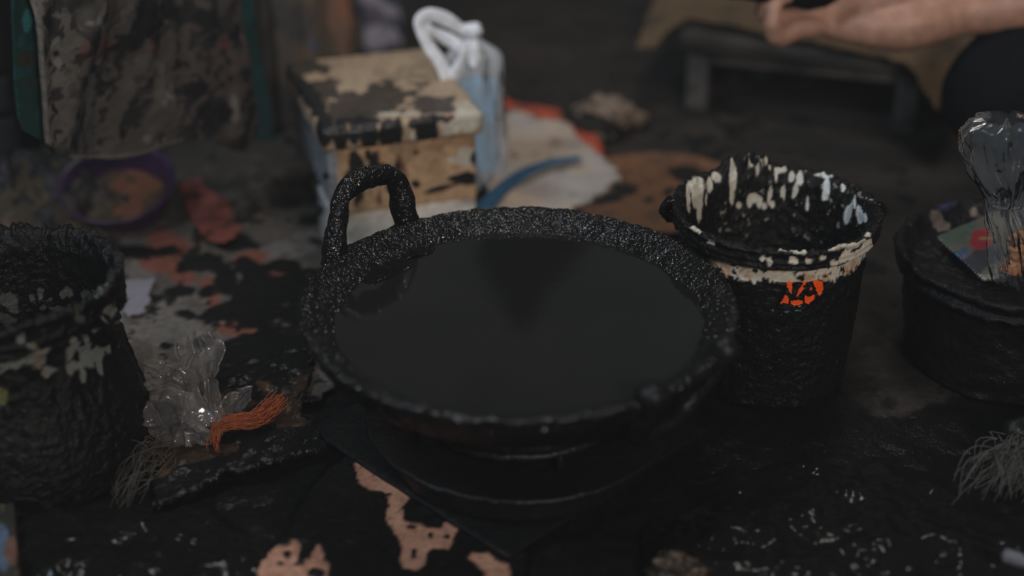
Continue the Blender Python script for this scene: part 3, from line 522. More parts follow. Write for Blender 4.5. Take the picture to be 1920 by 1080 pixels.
bpart('rear_stretcher', 0.0, 0.172, 0.028, L - 0.02, 0.013, 0.042, (0.28, 0.25, 0.22), 296)  # paler than the other boards, standing in for light from behind
bpart('seat_board', -0.03, -0.012, zb - 0.018, L + 0.06, 0.115, 0.018, (0.075, 0.062, 0.052), 297); bpart('seat_board', -0.03, 0.108, zb - 0.018, L + 0.06, 0.115, 0.018, (0.075, 0.062, 0.052), 298)
V, F = polysheet([(1192, 60), (1212, 15), (1240, -25), (1280, -70), (1930, -60), (1850, 60), (1800, 110), (1762, 172), (1732, 152), (1700, 128), (1600, 105), (1480, 84), (1380, 62), (1290, 46), (1230, 72)], zb + 0.004, 0.004, 301, 0.010, 8)
u, v, _ = proj(V); V[:, 2] -= 0.030 * ss(1285 - u, 0, 90) + 0.035 * ss(u + 0.4 * v - 1745, 0, 90); n = fbm(V, 22, 4, 302)
c = mixc(np.tile([0.15, 0.095, 0.052], (len(V), 1)), (0.085, 0.06, 0.042), ss(n, -0.1, 0.6)); mk('cardboard_sheet', V, F, M_sheet, None, stain_alpha(c, 0 * n), label='large brown cardboard sheet with drooping corners spread over the low bench', cat='cardboard', solid=0.004, off=1)

# ================================================================== HANGING CLOTHS, rail, dark crate
z_r = 0.60; g0, g1 = D(55, 300, 1.55), D(490, 262, 1.90); ga, gb = g0[:2], g1[:2]; gd = (gb - ga) / np.linalg.norm(gb - ga); gn = np.array([-gd[1], gd[0]])
def hang(name, left, right, bottom, push, amp, seed, paintf, label, cat, solid, nx=170, ny=240):
    l, r, b = (np.array(q, float) for q in (left, right, bottom)); A, Bq = np.r_[ga + gn * push, 0], np.r_[gb + gn * push, 0]
    uu = np.linspace(0, 1, nx); V = np.zeros((nx, ny, 3))
    for i, t in enumerate(uu):
        yb = np.interp(t, b[:, 0], b[:, 1]); xb = np.interp(yb, l[:, 0], l[:, 1]) * (1 - t) + np.interp(yb, r[:, 0], r[:, 1]) * t
        yy = np.linspace(-330, yb, ny); xx = np.interp(yy, l[:, 0], l[:, 1]) * (1 - t) + np.interp(yy, r[:, 0], r[:, 1]) * t
        q = PL(xx, yy, A, Bq); V[i] = q
        top = q[0]; k = (z_r - q[0, 2]); V[i, :, 2] = np.where(np.arange(ny) < 12, q[:, 2] + k * (1 - np.arange(ny) / 12.0) ** 1.0, q[:, 2])
    V = V.reshape(-1, 3); u, v, _ = proj(V); s = ss(z_r - V[:, 2], 0, 0.12)
    fold = amp * s * (fbm(np.stack([u * 0.011, v * 0.0025, 0 * u + seed], -1), 1.0, 3, seed) + 0.08 * fbm(V, 45, 3, seed + 1))
    V[:, 0] += gn[0] * fold; V[:, 1] += gn[1] * fold; o = mk(name, V, gridF(nx, ny)[:, ::-1], M_cloth, None, paintf(u, v, V), label=label, cat=cat, solid=solid, off=0); return o
def canvas_c(u, v, V):
    Q = np.stack([u, v, 0 * u], -1); Q[:, 0] += 14 * fbm(Q, [0.03, 0.02, 1], 3, 316) + 0.25 * v; Q[:, 1] += 18 * fbm(Q, [0.03, 0.02, 1], 3, 317); n = fbm(Q, [0.045, 0.020, 1], 4, 311); n2 = fbm(Q, [0.012, 0.009, 1], 3, 312); nf = fbm(Q, [0.10, 0.05, 1], 3, 313); n4 = fbm(Q, [0.03, 0.012, 1], 3, 314)
    c = mixc(np.tile([0.066, 0.060, 0.055], (len(u), 1)), (0.125, 0.114, 0.105), ss(-u + 60 * n2, -190, -90) * 0.7); c = mixc(c, (0.072, 0.053, 0.045), ss(u + 80 * n2, 250, 420) * 0.6)
    c = mixc(c, (0.10, 0.034, 0.030), blobs(u, v, [(155, 95, 18, 34), (190, 80, 20, 30), (215, 95, 12, 22), (260, 70, 24, 40, 30), (405, 82, 14, 18), (300, 90, 30, 20)], n, 0.8) * 0.6)
    c = mixc(c, (0.20, 0.195, 0.19), blobs(u, v, [(95, 78, 14, 16), (108, 118, 6, 14), (185, 118, 4, 12), (302, 180, 7, 22, 20), (280, 260, 16, 8), (150, 25, 22, 18), (420, 195, 7, 26)], nf, 0.5) * 0.6)
    dk = blobs(u, v, [(76, 30, 8, 26), (73, 75, 7, 28), (105, 100, 10, 10), (90, 115, 7, 12), (162, 70, 9, 22), (215, 100, 14, 12), (193, 132, 10, 10), (210, 158, 8, 7), (206, 178, 7, 8), (143, 215, 6, 16, 20), (166, 225, 3, 26), (96, 205, 5, 9, -30), (103, 282, 6, 8), (150, 278, 4, 10), (145, 175, 4, 12), (200, 35, 30, 20), (250, 40, 40, 30), (240, 80, 16, 24), (320, 20, 26, 14), (175, 128, 10, 8), (233, 240, 5, 18), (260, 145, 12, 8), (330, 120, 12, 14), (400, 200, 14, 20), (450, 215, 14, 30), (350, 165, 20, 14), (380, 40, 18, 20), (425, 60, 14, 20), (370, 215, 12, 16)], nf + 0.5 * n, 0.7)
    dk = np.maximum(dk, ss(n + 0.25 * n2 + 0.25 * ss(v, 120, 0) + 0.1 * ss(u, 150, 300), 0.22, 0.42) * 0.8)
    dk = np.maximum(dk, ss(fbm(Q, [0.085, 0.05, 1], 2, 318), 0.42, 0.6) * 0.85)
    c = mixc(c, (0.010, 0.010, 0.012), dk); c = mixc(c, (0.13, 0.118, 0.105), ss(n4, 0.25, 0.6) * 0.35)
    hem = ss(6 - (u - np.interp(v, [0, 80, 180, 240, 285, 303], [57, 64, 76, 80, 88, 104])), 0, 3) + ss(v - np.interp(u, [80, 110, 200, 260, 300, 340], [286, 296, 299, 288, 272, 254]), -5, -1) * (u < 330)
    c = mixc(c, (0.17, 0.155, 0.14), np.clip(hem, 0, 1) * 0.6)
    return stain_alpha(c, dk * 0.3)
hang('stained_canvas', [(-400, 48), (0, 57), (80, 64), (180, 76), (240, 80), (285, 88), (303, 104)], [(-400, 438), (0, 440), (60, 444), (130, 457), (200, 472), (262, 481), (300, 480)],
     [(0, 268), (0.04, 288), (0.10, 300), (0.22, 303), (0.34, 300), (0.46, 290), (0.54, 274), (0.64, 257), (0.74, 258), (0.84, 276), (0.92, 284), (1, 250)], 0.0, 0.020, 315, canvas_c,
     'beige canvas cloth spattered with dark wax hanging before a teal cloth', 'cloth', 0.006)
def teal_c(u, v, V):
    Q = np.stack([u, v, 0 * u], -1); n = fbm(Q, [0.04, 0.03, 1], 4, 321); c = mixc(np.tile([0.010, 0.036, 0.031], (len(u), 1)), (0.012, 0.050, 0.052), ss(n, 0, 0.5)); c = mixc(c, (0.03, 0.16, 0.17), blobs(u, v, [(50, 45, 6, 18)], n, 0.8) * 0.8)
    c = mixc(c, (0.03, 0.028, 0.022), blobs(u, v, [(50, 112, 14, 12), (60, 160, 6, 8)], n, 0.8)); c = mixc(c, (0.018, 0.045, 0.050), ss(u, 400, 480) * ss(v, 90, 170)); return c
hang('teal_cloth', [(-400, 14), (0, 24), (60, 28), (150, 34), (220, 42), (255, 52), (290, 84)], [(-400, 470), (0, 474), (100, 488), (180, 500), (260, 512), (290, 512)],
     [(0, 246), (0.03, 258), (0.07, 276), (0.11, 288), (0.14, 292), (0.3, 280), (0.5, 262), (0.7, 245), (0.9, 262), (1, 262)], 0.024, 0.010, 325, teal_c, 'teal green cloth hanging on the rail behind the spattered canvas', 'cloth', 0.004)
rail = thing('bamboo_rail', 'dark bamboo rail on two posts carrying the spattered canvas', 'rail', np.r_[P(516, 252)[:2], 0.0])
pr = P(516, 252) + [0, 0.0, 0.0]; pl_ = np.r_[ga - gd * 0.16 + gn * 0.06, 0]; M_bam = mat('old_bamboo', (0.022, 0.017, 0.013), 0.6, 0.5, 60)
for q in (pr, pl_):
    V, F = tube(np.linspace(q + [0, 0, 0.006], q + [0, 0, 0.66], 40), 0.012 + 0.0025 * (np.arange(40) % 10 == 0), 14); mk('post', V, F, M_bam, rail)
ra_, rb_ = np.r_[pl_[:2], z_r], np.r_[pr[:2], z_r]
V, F = tube(np.linspace(ra_ + (ra_ - rb_) * 0.08, rb_ + (rb_ - ra_) * 0.05, 50), 0.0125 + 0.0025 * (np.arange(50) % 10 == 0), 14); mk('crossbar', V, F, M_bam, rail)
# purple-grey cloth past the rail end
def drape(name, x0, x1, yb, Y, seed, cf, label, cat, thick=0.05, ytop=-160, m=M_cloth, n=70, taper=0.8):
    base = P((x0 + x1) / 2, yb); q0, q1 = PL(x0, yb, base, base + [1, 0, 0]), PL(x1, yb, base, base + [1, 0, 0]); hw = (q1 - q0)[0] / 2; top = PL((x0 + x1) / 2, ytop, base, base + [1, 0, 0])[2]
    th = np.linspace(0, 2 * np.pi, 2 * n, endpoint=False); t = np.linspace(0, 1, n); prof = np.sqrt(np.clip(1 - np.abs(t - 0.0) ** 6, 0, 1)) * (1 - (1 - taper) * t)
    V = np.stack([np.outer(np.cos(th), prof) * hw, np.outer(np.sin(th), prof) * thick, np.tile(t * top, (2 * n, 1))], -1).reshape(-1, 3) + [base[0], base[1] + thick, 0.001]
    ct = np.stack([np.repeat(np.cos(th), n), np.repeat(np.sin(th), n), V[:, 2] * 2.2], -1); f = 1 + 0.24 * fbm(ct, [2.6, 2.6, 1.6], 4, seed)
    V[:, 0] = base[0] + (V[:, 0] - base[0]) * f; V[:, 1] = base[1] + thick + (V[:, 1] - base[1] - thick) * f; V[:, 2] = np.maximum(0.001, V[:, 2] * (1 + 0.1 * fbm(ct, 2, 2, seed + 1)))
    u, v, _ = proj(V); return mk(name, V, gridF(2 * n, n, True), m, None, cf(u, v, V), label=label, cat=cat)
drape('rolled_cloth', 484, 526, 118, 0, 331, lambda u, v, V: mixc(np.tile([0.17, 0.16, 0.24], (len(u), 1)), (0.04, 0.04, 0.09), ss(fbm(V, [60, 60, 30], 3, 332), 0, 0.4)), 'muted purple rolled cloth standing beyond the rail post', 'cloth', 0.03)
def brown_c(u, v, V):
    n = fbm(V, [40, 40, 22], 4, 341); n2 = fbm(V, 28, 3, 342); c = mixc(np.tile([0.095, 0.072, 0.056], (len(u), 1)), (0.17, 0.115, 0.075), ss(n, 0, 0.5)); c = mixc(c, (0.19, 0.105, 0.068), blobs(u, v, [(632, 30, 24, 60, -8), (650, 85, 16, 30)], n, 0.5)); c = mixc(c, (0.26, 0.10, 0.055), blobs(u, v, [(644, 14, 7, 22, -8)], n, 0.4))
    c = mixc(c, (0.17, 0.09, 0.04), blobs(u, v, [(570, 100, 12, 14)], n2, 0.5)); c = mixc(c, (0.06, 0.08, 0.13), blobs(u, v, [(588, 84, 14, 12)], n2, 0.5)); return mixc(c, (0.05, 0.045, 0.04), blobs(u, v, [(560, 50, 30, 40), (625, 108, 12, 7), (530, 30, 20, 40)], n, 0.8) * 0.8)
drape('cloth_bundle', 516, 668, 175, 0, 345, brown_c, 'brown cloth bundle with a tan fold heaped behind the wooden stool', 'cloth', 0.075, -120, M_cloth, 90, 0.9)
def batik_c(u, v, V):
    ph = fbm(V, [16, 16, 16], 2, 351) * 2.6 + (v - 0.4 * u) * 0.11; s = ss(np.sin(ph), -0.2, 0.35); c = mixc(np.tile([0.06, 0.07, 0.12], (len(u), 1)), (0.42, 0.40, 0.48), s); return mixc(c, (0.24, 0.21, 0.25), ss(fbm(V, 30, 3, 352), 0.1, 0.5) * 0.5)
drape('patterned_cloth', 650, 742, 112, 0, 355, batik_c, 'indigo and grey swirl-patterned cloth standing behind the brown bundle', 'cloth', 0.06, -150, M_cloth, 80, 0.95)
# dark crate at the edge
cq = P(30, 305); crate = thing('slatted_crate', 'black stained slatted wooden crate beside the hanging teal cloth', 'crate', cq + [-0.12, 0.05, 0])
for k in range(5):
    V, F = box([cq[0] - 0.26, cq[1] + 0.012, 0.010 + k * 0.060], [0.26, 0, 0], [0, 0.014, 0], [0, 0, 0.050], 12, 0.12); V = V + 0.0008 * fbm(V, 40, 3, 361 + k)[:, None]
    lt = 0.020 if k > 1 else 0.045; mk('slat', V, F, M_wood, crate, np.tile([lt * 0.5, lt * 0.48, lt * 0.5], (len(V), 1)))
for k in range(2):
    V, F = box([cq[0] - 0.03 - 0.2 * k, cq[1] + 0.026, 0.0], [0.03, 0, 0], [0, 0.025, 0], [0, 0, 0.31], 12, 0.1); mk('corner_post', V, F, M_wood, crate, np.tile([0.012, 0.011, 0.011], (len(V), 1)))
V, F = box([cq[0] - 0.27, cq[1] + 0.053, 0.002], [0.27, 0, 0], [0, 0.15, 0], [0, 0, 0.305], 12, 0.05); mk('inner_panel', V, F, M_wood, crate, np.tile([0.008, 0.008, 0.008], (len(V), 1)))
# rubble of old wax between crate and pail
g = np.linspace(-1, 1, 110); a, b = np.meshgrid(g, g, indexing='ij'); a, b = a.ravel(), b.ravel(); rc = P(50, 400)
V = np.stack([rc[0] + a * 0.17, rc[1] + b * 0.14, 0 * a], -1); h = np.clip(1 - np.hypot(a, b) ** 2, 0, 1); n = fbm(V, 34, 4, 371); V[:, 2] = -0.002 + h ** 0.7 * 0.055 * (1 + 0.5 * n)
n2 = fbm(V, 60, 3, 372); c = mixc(np.tile([0.045, 0.034, 0.022], (len(V), 1)), (0.11, 0.075, 0.048), ss(n2, 0.1, 0.5)); dk = ss(n + n2, 0.0, 0.4); c = mixc(c, (0.012, 0.011, 0.012), dk)
mk('wax_rubble', V, gridF(110, 110), M_sheet, None, stain_alpha(c, dk * 0.6), label='heap of broken brown and black wax behind the smeared pail', cat='wax', kind='stuff')
# purple bowl with cake
bc = P(232, 408, 0.0); bowl = thing('purple_bowl', 'dark purple plastic bowl holding a brown wax cake near the red rag', 'bowl', bc)
tilt = 0.33
def tl(V): r = V - bc - [0, 0, 0.028]; y, z = r[:, 1] * math.cos(tilt) - r[:, 2] * math.sin(tilt), r[:, 1] * math.sin(tilt) + r[:, 2] * math.cos(tilt); return np.stack([r[:, 0], y, z], -1) + bc + [0, 0, 0.028]
V, F, _, _ = lathe([(0, 0.0), (0.045, 0.001), (0.058, 0.012), (0.070, 0.050), (0.077, 0.056), (0.075, 0.059), (0.067, 0.052), (0.055, 0.014), (0.04, 0.006), (0, 0.006)], bc, 90, 60); mk('bowl_shell', tl(V), F, mat('purple_plastic', (0.030, 0.014, 0.040), 0.35, 0.2, 60), bowl)
V, F, _, _ = lathe([(0, 0.008), (0.05, 0.009), (0.059, 0.022), (0.058, 0.026), (0.03, 0.028), (0, 0.028)], bc, 80, 40); V = tl(V); V[:, 2] += 0.003 * fbm(V, 40, 3, 381); n = fbm(V, 40, 3, 382); mk('wax_cake', V, F, M_sheet, bowl, mixc(np.tile([0.105, 0.042, 0.022], (len(V), 1)), (0.045, 0.026, 0.018), ss(n, 0, 0.5)), label='brown wax cake')

# ================================================================== CLEAR PLASTIC WRAP, orange raffia, threads
wrap = thing('plastic_wrap', 'crumpled clear plastic wrap standing up beside the smeared pail', 'plastic', P(360, 810, 0.014))
def crumple(cl, wd, seed, amp, name, n=70, m=60, tocam=0.0):   # centreline of (px, py, depth offset), half-widths
    cl = np.array(cl, float); p = resample(cl, n); w_ = np.interp(np.linspace(0, 1, n), np.linspace(0, 1, len(wd)), wd); base = P(370, 815, 0.016); d0 = (base - CAM) @ np.array([0, CP, -SP])
    P0 = D(p[:, 0], p[:, 1], d0 + p[:, 2]); s = np.linspace(-1, 1, m); T = np.gradient(P0, axis=0); T /= np.linalg.norm(T, axis=1)[:, None]; vd = np.array([0, CP, -SP]); S_ = np.cross(T, vd); S_ /= np.linalg.norm(S_, axis=1)[:, None]
    V = P0[:, None] + s[None, :, None] * (w_[:, None] * d0 / FPX)[:, :, None] * S_[:, None] + ((np.sin(s * 3.0) * 0.010 + np.sin(s * 13 + 1.0) * 0.0035)[None, :, None]) * vd
    V = V.reshape(-1, 3); V = V + amp * np.stack([fbm(V, 26, 2, seed + k) for k in range(3)], -1) + amp * 0.45 * np.stack([np.abs(fbm(V, 60, 2, seed + 5 + k)) for k in range(3)], -1); V[:, 2] = np.maximum(V[:, 2], 0.020)
    mk(name, V, gridF(n, m), M_wrap, wrap)
crumple([(392, 812, 0), (384, 760, 0.0), (372, 700, 0.01), (362, 655, 0.015), (358, 622, 0.02)], [16, 20, 30, 40, 36], 391, 0.010, 'upright_fold')
crumple([(388, 805, -0.01), (350, 770, -0.01), (310, 735, -0.01), (275, 700, 0.0), (258, 690, 0.01)], [30, 40, 40, 36, 24], 401, 0.012, 'side_fold')
crumple([(385, 815, -0.02), (345, 800, -0.03), (305, 800, -0.02), (270, 790, -0.02)], [22, 50, 60, 40], 411, 0.012, 'front_fold')
crumple([(395, 800, 0.02), (430, 755, 0.03), (470, 735, 0.03)], [18, 26, 20], 421, 0.009, 'rear_fold')
M_or = mat('orange_fibre', (0.22, 0.045, 0.010), 0.8, 0.5, 200, var=0.4); M_thr = mat('pale_thread', (0.05, 0.04, 0.03), 0.6, 0.3, 200)
pth = smooth_path([P(x, y, z) for x, y, z in ((403, 838, 0.022), (400, 815, 0.026), (410, 796, 0.030), (440, 788, 0.030), (475, 790, 0.030), (502, 770, 0.030), (522, 752, 0.032), (536, 742, 0.034))], 26); g = np.random.default_rng(5); prt = []
for k in range(150):
    a = g.integers(0, 9); b = g.integers(16, 26); q = pth[a:b] + g.normal(0, 0.0024, 3) + np.cumsum(g.normal(0, 0.0007, (b - a, 3)), 0); q[:, 2] = np.maximum(q[:, 2], 0.019); prt.append(tube(q, 0.00055, 4, 1, False))
V, F = join(prt); mk('raffia_tuft', V, F, M_or, None, label='frayed orange raffia tuft lying on the black board beside the clear wrap', cat='raffia')
st = P(g.uniform(268, 330, 50), g.uniform(800, 880, 50), 0.022); en = P(g.uniform(205, 262, 50), g.uniform(880, 955, 50), 0.006); V, F = strands(st, en, 0.0005, 6, 0.02, 10, 0.008); V[:, 2] = np.maximum(V[:, 2], 0.003)
mk('thread_tuft', V, F, M_thr, None, label='tangle of thin brownish threads below the clear plastic wrap', cat='thread')

# ================================================================== DARK BASIN at the side, with bag and packet
Rb = 0.128; Cb = P(1918, 472, 0.13); bb = np.array([Cb[0], Cb[1], 0.001]); basin = thing('wax_basin', 'wide black wax-crusted basin holding a clear bag of brown snacks', 'basin', bb)
V, F, th, t = lathe([(0, 0.0), (0.10, 0.0), (0.104, 0.003), (0.116, 0.09), (0.119, 0.105), (0.127, 0.108), (0.1285, 0.112), (0.124, 0.116), (0.1245, 0.121), (0.130, 0.124), (0.131, 0.128), (0.128, 0.131), (0.121, 0.129), (0.116, 0.119), (0.110, 0.112), (0.09, 0.110), (0, 0.110)], bb, 300, 150)
n = fbm(V, 45, 4, 431); rr = np.hypot(*(V - bb)[:, :2].T); V[:, :2] += (V - bb)[:, :2] / np.maximum(rr, 0.02)[:, None] * (0.0035 * n * ss(rr, 0.09, 0.11))[:, None]; V[:, 2] = np.maximum(0.001, V[:, 2] + 0.0022 * fbm(V, 120, 3, 432) * ss(V[:, 2], 0.02, 0.1))
c = np.tile([0.007, 0.0067, 0.0075], (len(V), 1)); u, v, _ = proj(V); nn = fbm(V, 60, 3, 433); c = mixc(c, (0.16, 0.12, 0.10), blobs(u, v, [(1757, 408, 8, 12), (1765, 424, 14, 8), (1825, 400, 8, 10), (1838, 406, 10, 3)], nn, 0.8)); c = mixc(c, (0.05, 0.045, 0.11), blobs(u, v, [(1800, 352, 26, 4), (1845, 357, 10, 7), (1780, 385, 20, 14)], nn, 0.9) * 0.6)
mk('basin_shell', V, F, M_waxcol, basin, stain_alpha(c, np.ones(len(V))))
zt_ = 0.1165
V, F = polysheet([(1754, 456), (1780, 444), (1850, 412), (1905, 400), (1925, 470), (1900, 524), (1842, 533), (1800, 498)], zt_, 0.0012, 441, 0.003, 30, 0.6); V[:, 2] += 0.006; u, v, _ = proj(V); n = fbm(V, 70, 3, 442)
c = np.tile([0.09, 0.085, 0.07], (len(V), 1)); c = mixc(c, (0.055, 0.085, 0.065), ss(-v - 0.42 * (u - 1755) + 12 * n, -478, -462) * ss(1838 - u, 0, 14)); c = mixc(c, (0.03, 0.075, 0.12), blobs(u, v, [(1790, 476, 26, 12, 12), (1810, 486, 14, 12), (1806, 468, 10, 8)], n, 0.7)); c = mixc(c, (0.16, 0.06, 0.14), blobs(u, v, [(1808, 480, 4, 5), (1768, 470, 6, 5)], n, 0.6))
c = mixc(c, (0.24, 0.022, 0.03), np.maximum(inpoly(u + 3 * n, v, [(1824, 432), (1852, 428), (1862, 460), (1850, 466), (1828, 472), (1818, 450)]) * 1.0, 0)); c = mixc(c, (0.24, 0.14, 0.06), blobs(u, v, [(1845, 447, 14, 3)], n, 0.5)); c = mixc(c, (0.030, 0.034, 0.04), blobs(u, v, [(1836, 490, 28, 20, -25), (1858, 478, 18, 20)], n, 0.4)); c = mixc(c, (0.19, 0.175, 0.16), ss(v + 6 * n, 513, 517) * ss(u, 1815, 1830))
mk('printed_packet', V, F, mat_packet := paint_mat('glossy_print', 0.3, 0.3, 0.15, 90, 0.002, 0.5, 0.1), None, c, label='small flat printed packet with red, green and blue patches in the black basin', cat='packet', solid=0.004, off=-1)
B1 = P(1912, 528, zt_ + 0.004)
def PC(px, py): return PL(px, py, B1, B1 + [1, 0.0, 0])
rows = np.array([(222, 1888, 40), (232, 1885, 72), (255, 1884, 84), (300, 1884, 76), (335, 1888, 56), (365, 1890, 34), (385, 1888, 26), (410, 1892, 34), (450, 1905, 42), (490, 1912, 46), (520, 1914, 42), (530, 1914, 34)], float); rw = resample(rows, 120); nth = 120; th = np.linspace(0, 2 * np.pi, nth, endpoint=False); V = []
for (y, x, hw) in rw:
    c0, e = PC(x, y), PC(x + hw, y) - PC(x, y); V.append(c0 + np.cos(th)[:, None] * e + np.sin(th)[:, None] * np.array([0, e[0], 0]) * 0.6)
V = np.stack(V, 1).reshape(-1, 3); ct = np.stack([np.cos(np.repeat(th, 120)), np.sin(np.repeat(th, 120)), (V[:, 2]) * 9], -1); amp = ss(B1[2] + 0.24 - V[:, 2], 0, 0.02)
V[:, :2] += ct[:, :2] * ((0.010 * fbm(ct, [2.2, 2.2, 2.0], 3, 451) + 0.003 * np.abs(fbm(ct, [4, 4, 3], 2, 452))))[:, None]; V[:, 2] = np.maximum(V[:, 2] + 0.006 * fbm(ct, [3, 3, 1], 2, 453) * ss(V[:, 2], B1[2] + 0.05, B1[2] + 0.12), B1[2])
cb = thing('clear_bag', 'clear plastic bag pinched in its middle and standing in the black basin', 'bag', B1); mk('bag_film', V, gridF(nth, 120, True), M_film, cb)
V, F = ring_ = tube(PC(1888, 384) + np.stack([0.0145 * np.cos(np.linspace(0, 6.283, 41)), 0.009 * np.sin(np.linspace(0, 6.283, 41)), 0 * np.linspace(0, 1, 41)], -1), 0.0018, 8, 1, False); mk('tie', V, F, M_film, cb)
M_br = mat('brown_snack', (0.26, 0.105, 0.035), 0.6, 0.6, 120, var=0.4)
for k, (x, y, r, lb) in enumerate(((1898, 500, 0.012, 'crusty brown snack lump lowest in the clear bag, next to the printed packet'), (1926, 502, 0.013, 'largest brown snack lump at the bottom of the clear bag'), (1912, 470, 0.012, 'middle brown snack lump resting on the two lowest in the clear bag'), (1932, 462, 0.011, 'brown snack lump on the largest one, farthest from the printed packet'), (1906, 446, 0.009, 'smallest brown snack lump, topmost in the clear bag'))):
    V, F = blob(PC(x, y) + [0, 0.004 * (k % 2), 0], (r, r * 0.8, r * 0.9), 18, 0.3, 2.5, 461 + k); V[:, 2] = np.maximum(V[:, 2], B1[2] + 0.0005)
    mk('brown_snack', V, F, M_br, None, label=lb, cat='snack', group='brown lumps in the clear bag')

# ================================================================== BLACK WAX HEAPS, straw brush, odd pieces in the foreground
def heap(name, cx, cy, rx, ry, h0, seed, label):
    g = np.linspace(-1, 1, 190); a, b = np.meshgrid(g, g, indexing='ij'); a, b = a.ravel(), b.ravel(); c0 = P(cx, cy); V = np.stack([c0[0] + a * rx, c0[1] + b * ry, 0 * a], -1); e = np.hypot(a, b) + 0.25 * fbm(V, 14, 3, seed)
    h = ss(1 - e, 0, 0.5); V[:, 2] = -0.003 + h * (h0 * (0.6 + 0.8 * fbm(V, 26, 3, seed + 1)) + 0.005 + 0.0007 * fbm(V, 90, 3, seed + 2)); V[:, 2] = np.maximum(V[:, 2], -0.003)
    return mk(name, V, gridF(190, 190), M_wax, None, label=label, cat='wax', kind='stuff')
heap('wax_heap', 1640, 1010, 0.21, 0.13, 0.010, 471, 'lumpy spread of black hardened wax on the floor in front of the printed pail')
heap('wax_heap', 120, 1030, 0.20, 0.10, 0.008, 481, 'lumpy spread of black hardened wax in front of the smeared pail')
g = np.random.default_rng(9); st, en = [], []
for k in range(120):
    x = g.uniform(1868, 1990); y = g.uniform(815, 850); a = g.normal(0, 1); st.append(P(x, y, 0.035 + 0.01 * g.random())); en.append(P(x - 45 + 40 * a + 20, y + g.uniform(40, 100), 0.022 + 0.014 * g.random()))
V, F = strands(st, en, 0.0007, 10, 0.015, 8, 0.006); root = thing('straw_brush', 'stiff grey straw brush with splayed bristles near the black basin', 'brush', P(1930, 860, 0.0))
mk('bristles', V, F, mat('grey_straw', (0.06, 0.058, 0.054), 0.6, 0.3, 200, var=0.4), root, kind='stuff')
V, F = tube(smooth_path([P(1895, 822, 0.036), P(1950, 800, 0.042), P(2060, 760, 0.05)], 20), np.linspace(0.020, 0.009, 20), 16, 0.7); V[:, 2] = np.maximum(V[:, 2], 0.001); mk('handle', V, F, M_dark, root)
q0, q1 = P(1884, 1040, 0.034), P(1922, 1054, 0.034); V, F = tube(np.linspace(q0, q1, 20), 0.0062, 18); V = V + 0.0006 * fbm(V, 120, 2, 491)[:, None]; mk('grey_stub', V, F, mat('grey_cloth_tape', (0.10, 0.105, 0.12), 0.7, 0.5, 250), None, label='short stubby grey roll lying on the black wax heap', cat='stub')
V, F = blob(P(1270, 1075, 0.012), (0.026, 0.020, 0.014), 40, 0.35, 2.6, 501); V[:, 2] = np.maximum(V[:, 2], 0.001); n = fbm(V, 90, 3, 502); mk('wax_lump', V, F, M_sheet, None, stain_alpha(mixc(np.tile([0.02, 0.014, 0.010], (len(V), 1)), (0.10, 0.07, 0.05), ss(n, 0.2, 0.5)), 0.8 * np.ones(len(V))), label='rough brownish wax lump alone at the edge of the black heap', cat='wax')
q = [P(x, y, 0.012) for x, y in ((-70, 1130), (40, 1130), (12, 900), (-70, 900))]
V, F = box(q[0] * [1, 1, 0] + [0, 0, 0.006], q[1] - q[0], q[3] - q[0], [0, 0, 0.016], 40, 0.15); u, v, _ = proj(V); n = fbm(V, 40, 3, 511); c = mixc(np.tile([0.020, 0.017, 0.013], (len(V), 1)), (0.06, 0.085, 0.13), blobs(u, v, [(2, 1000, 12, 30), (8, 1050, 14, 30)], n, 0.7)); c = mixc(c, (0.11, 0.05, 0.035), blobs(u, v, [(22, 1040, 10, 26), (36, 1075, 10, 10)], n, 0.7)); c = mixc(c, (0.06, 0.05, 0.025), blobs(u, v, [(5, 930, 8, 30)], n, 0.6))  # bluish, reddish and olive patches mixed into the wood colour
mk('wood_offcut', V, F, M_wood, None, c, label='scrap of wood with bluish and reddish patches lying before the smeared pail', cat='wood')

# ================================================================== PERSON seated beside the bench, and the tool in the hand
def caps(lst):                              # union of tapered limbs: ((p, r), (p, r), ...) chains
    parts = []
    for ch in lst:
        p = np.array([c[0] for c in ch], float); r = np.array([c[1] for c in ch], float); d = np.r_[0, np.cumsum(np.linalg.norm(np.diff(p, axis=0), axis=1))]; k = max(6, int(d[-1] / 0.008)); t = np.linspace(0, d[-1], k)
        q = np.stack([np.interp(t, d, p[:, j]) for j in range(3)], -1); parts.append(tube(q, np.interp(t, d, r), 20, 1.0))
        for e, rr in ((p[0], r[0]), (p[-1], r[-1])): parts.append(blob(e, (rr, rr, rr), 12, 0.0))
    return join(parts)
def remesh(o, vox, it=4):
    m = o.modifiers.new('union', 'REMESH'); m.mode = 'VOXEL'; m.voxel_size = vox; m.use_smooth_shade = True
    m = o.modifiers.new('soften', 'SMOOTH'); m.factor = 0.5; m.iterations = it
px = 1.80 / FPX
def hp(x, y, d=0.0): return D(x, y, 1.80 + d)
person = thing('person', 'seated person in black trousers reaching over the bench, gripping a black tool', 'person', (1.04, 1.84, 0.0))
hd_ = [((1.01, 1.86, 0.815), 0.082), ((0.985, 1.86, 0.765), 0.062)]; nk = [((1.04, 1.86, 0.59), 0.052), ((1.02, 1.86, 0.74), 0.048)]
torso = [((1.08, 1.84, 0.13), 0.125), ((1.08, 1.85, 0.30), 0.105), ((1.06, 1.86, 0.47), 0.118), ((1.05, 1.86, 0.56), 0.075)]
rs, ls = np.array([1.05, 2.02, 0.545]), np.array([1.05, 1.70, 0.545]); el = np.array([0.93, 1.90, 0.275]); le = np.array([1.06, 1.55, 0.32])
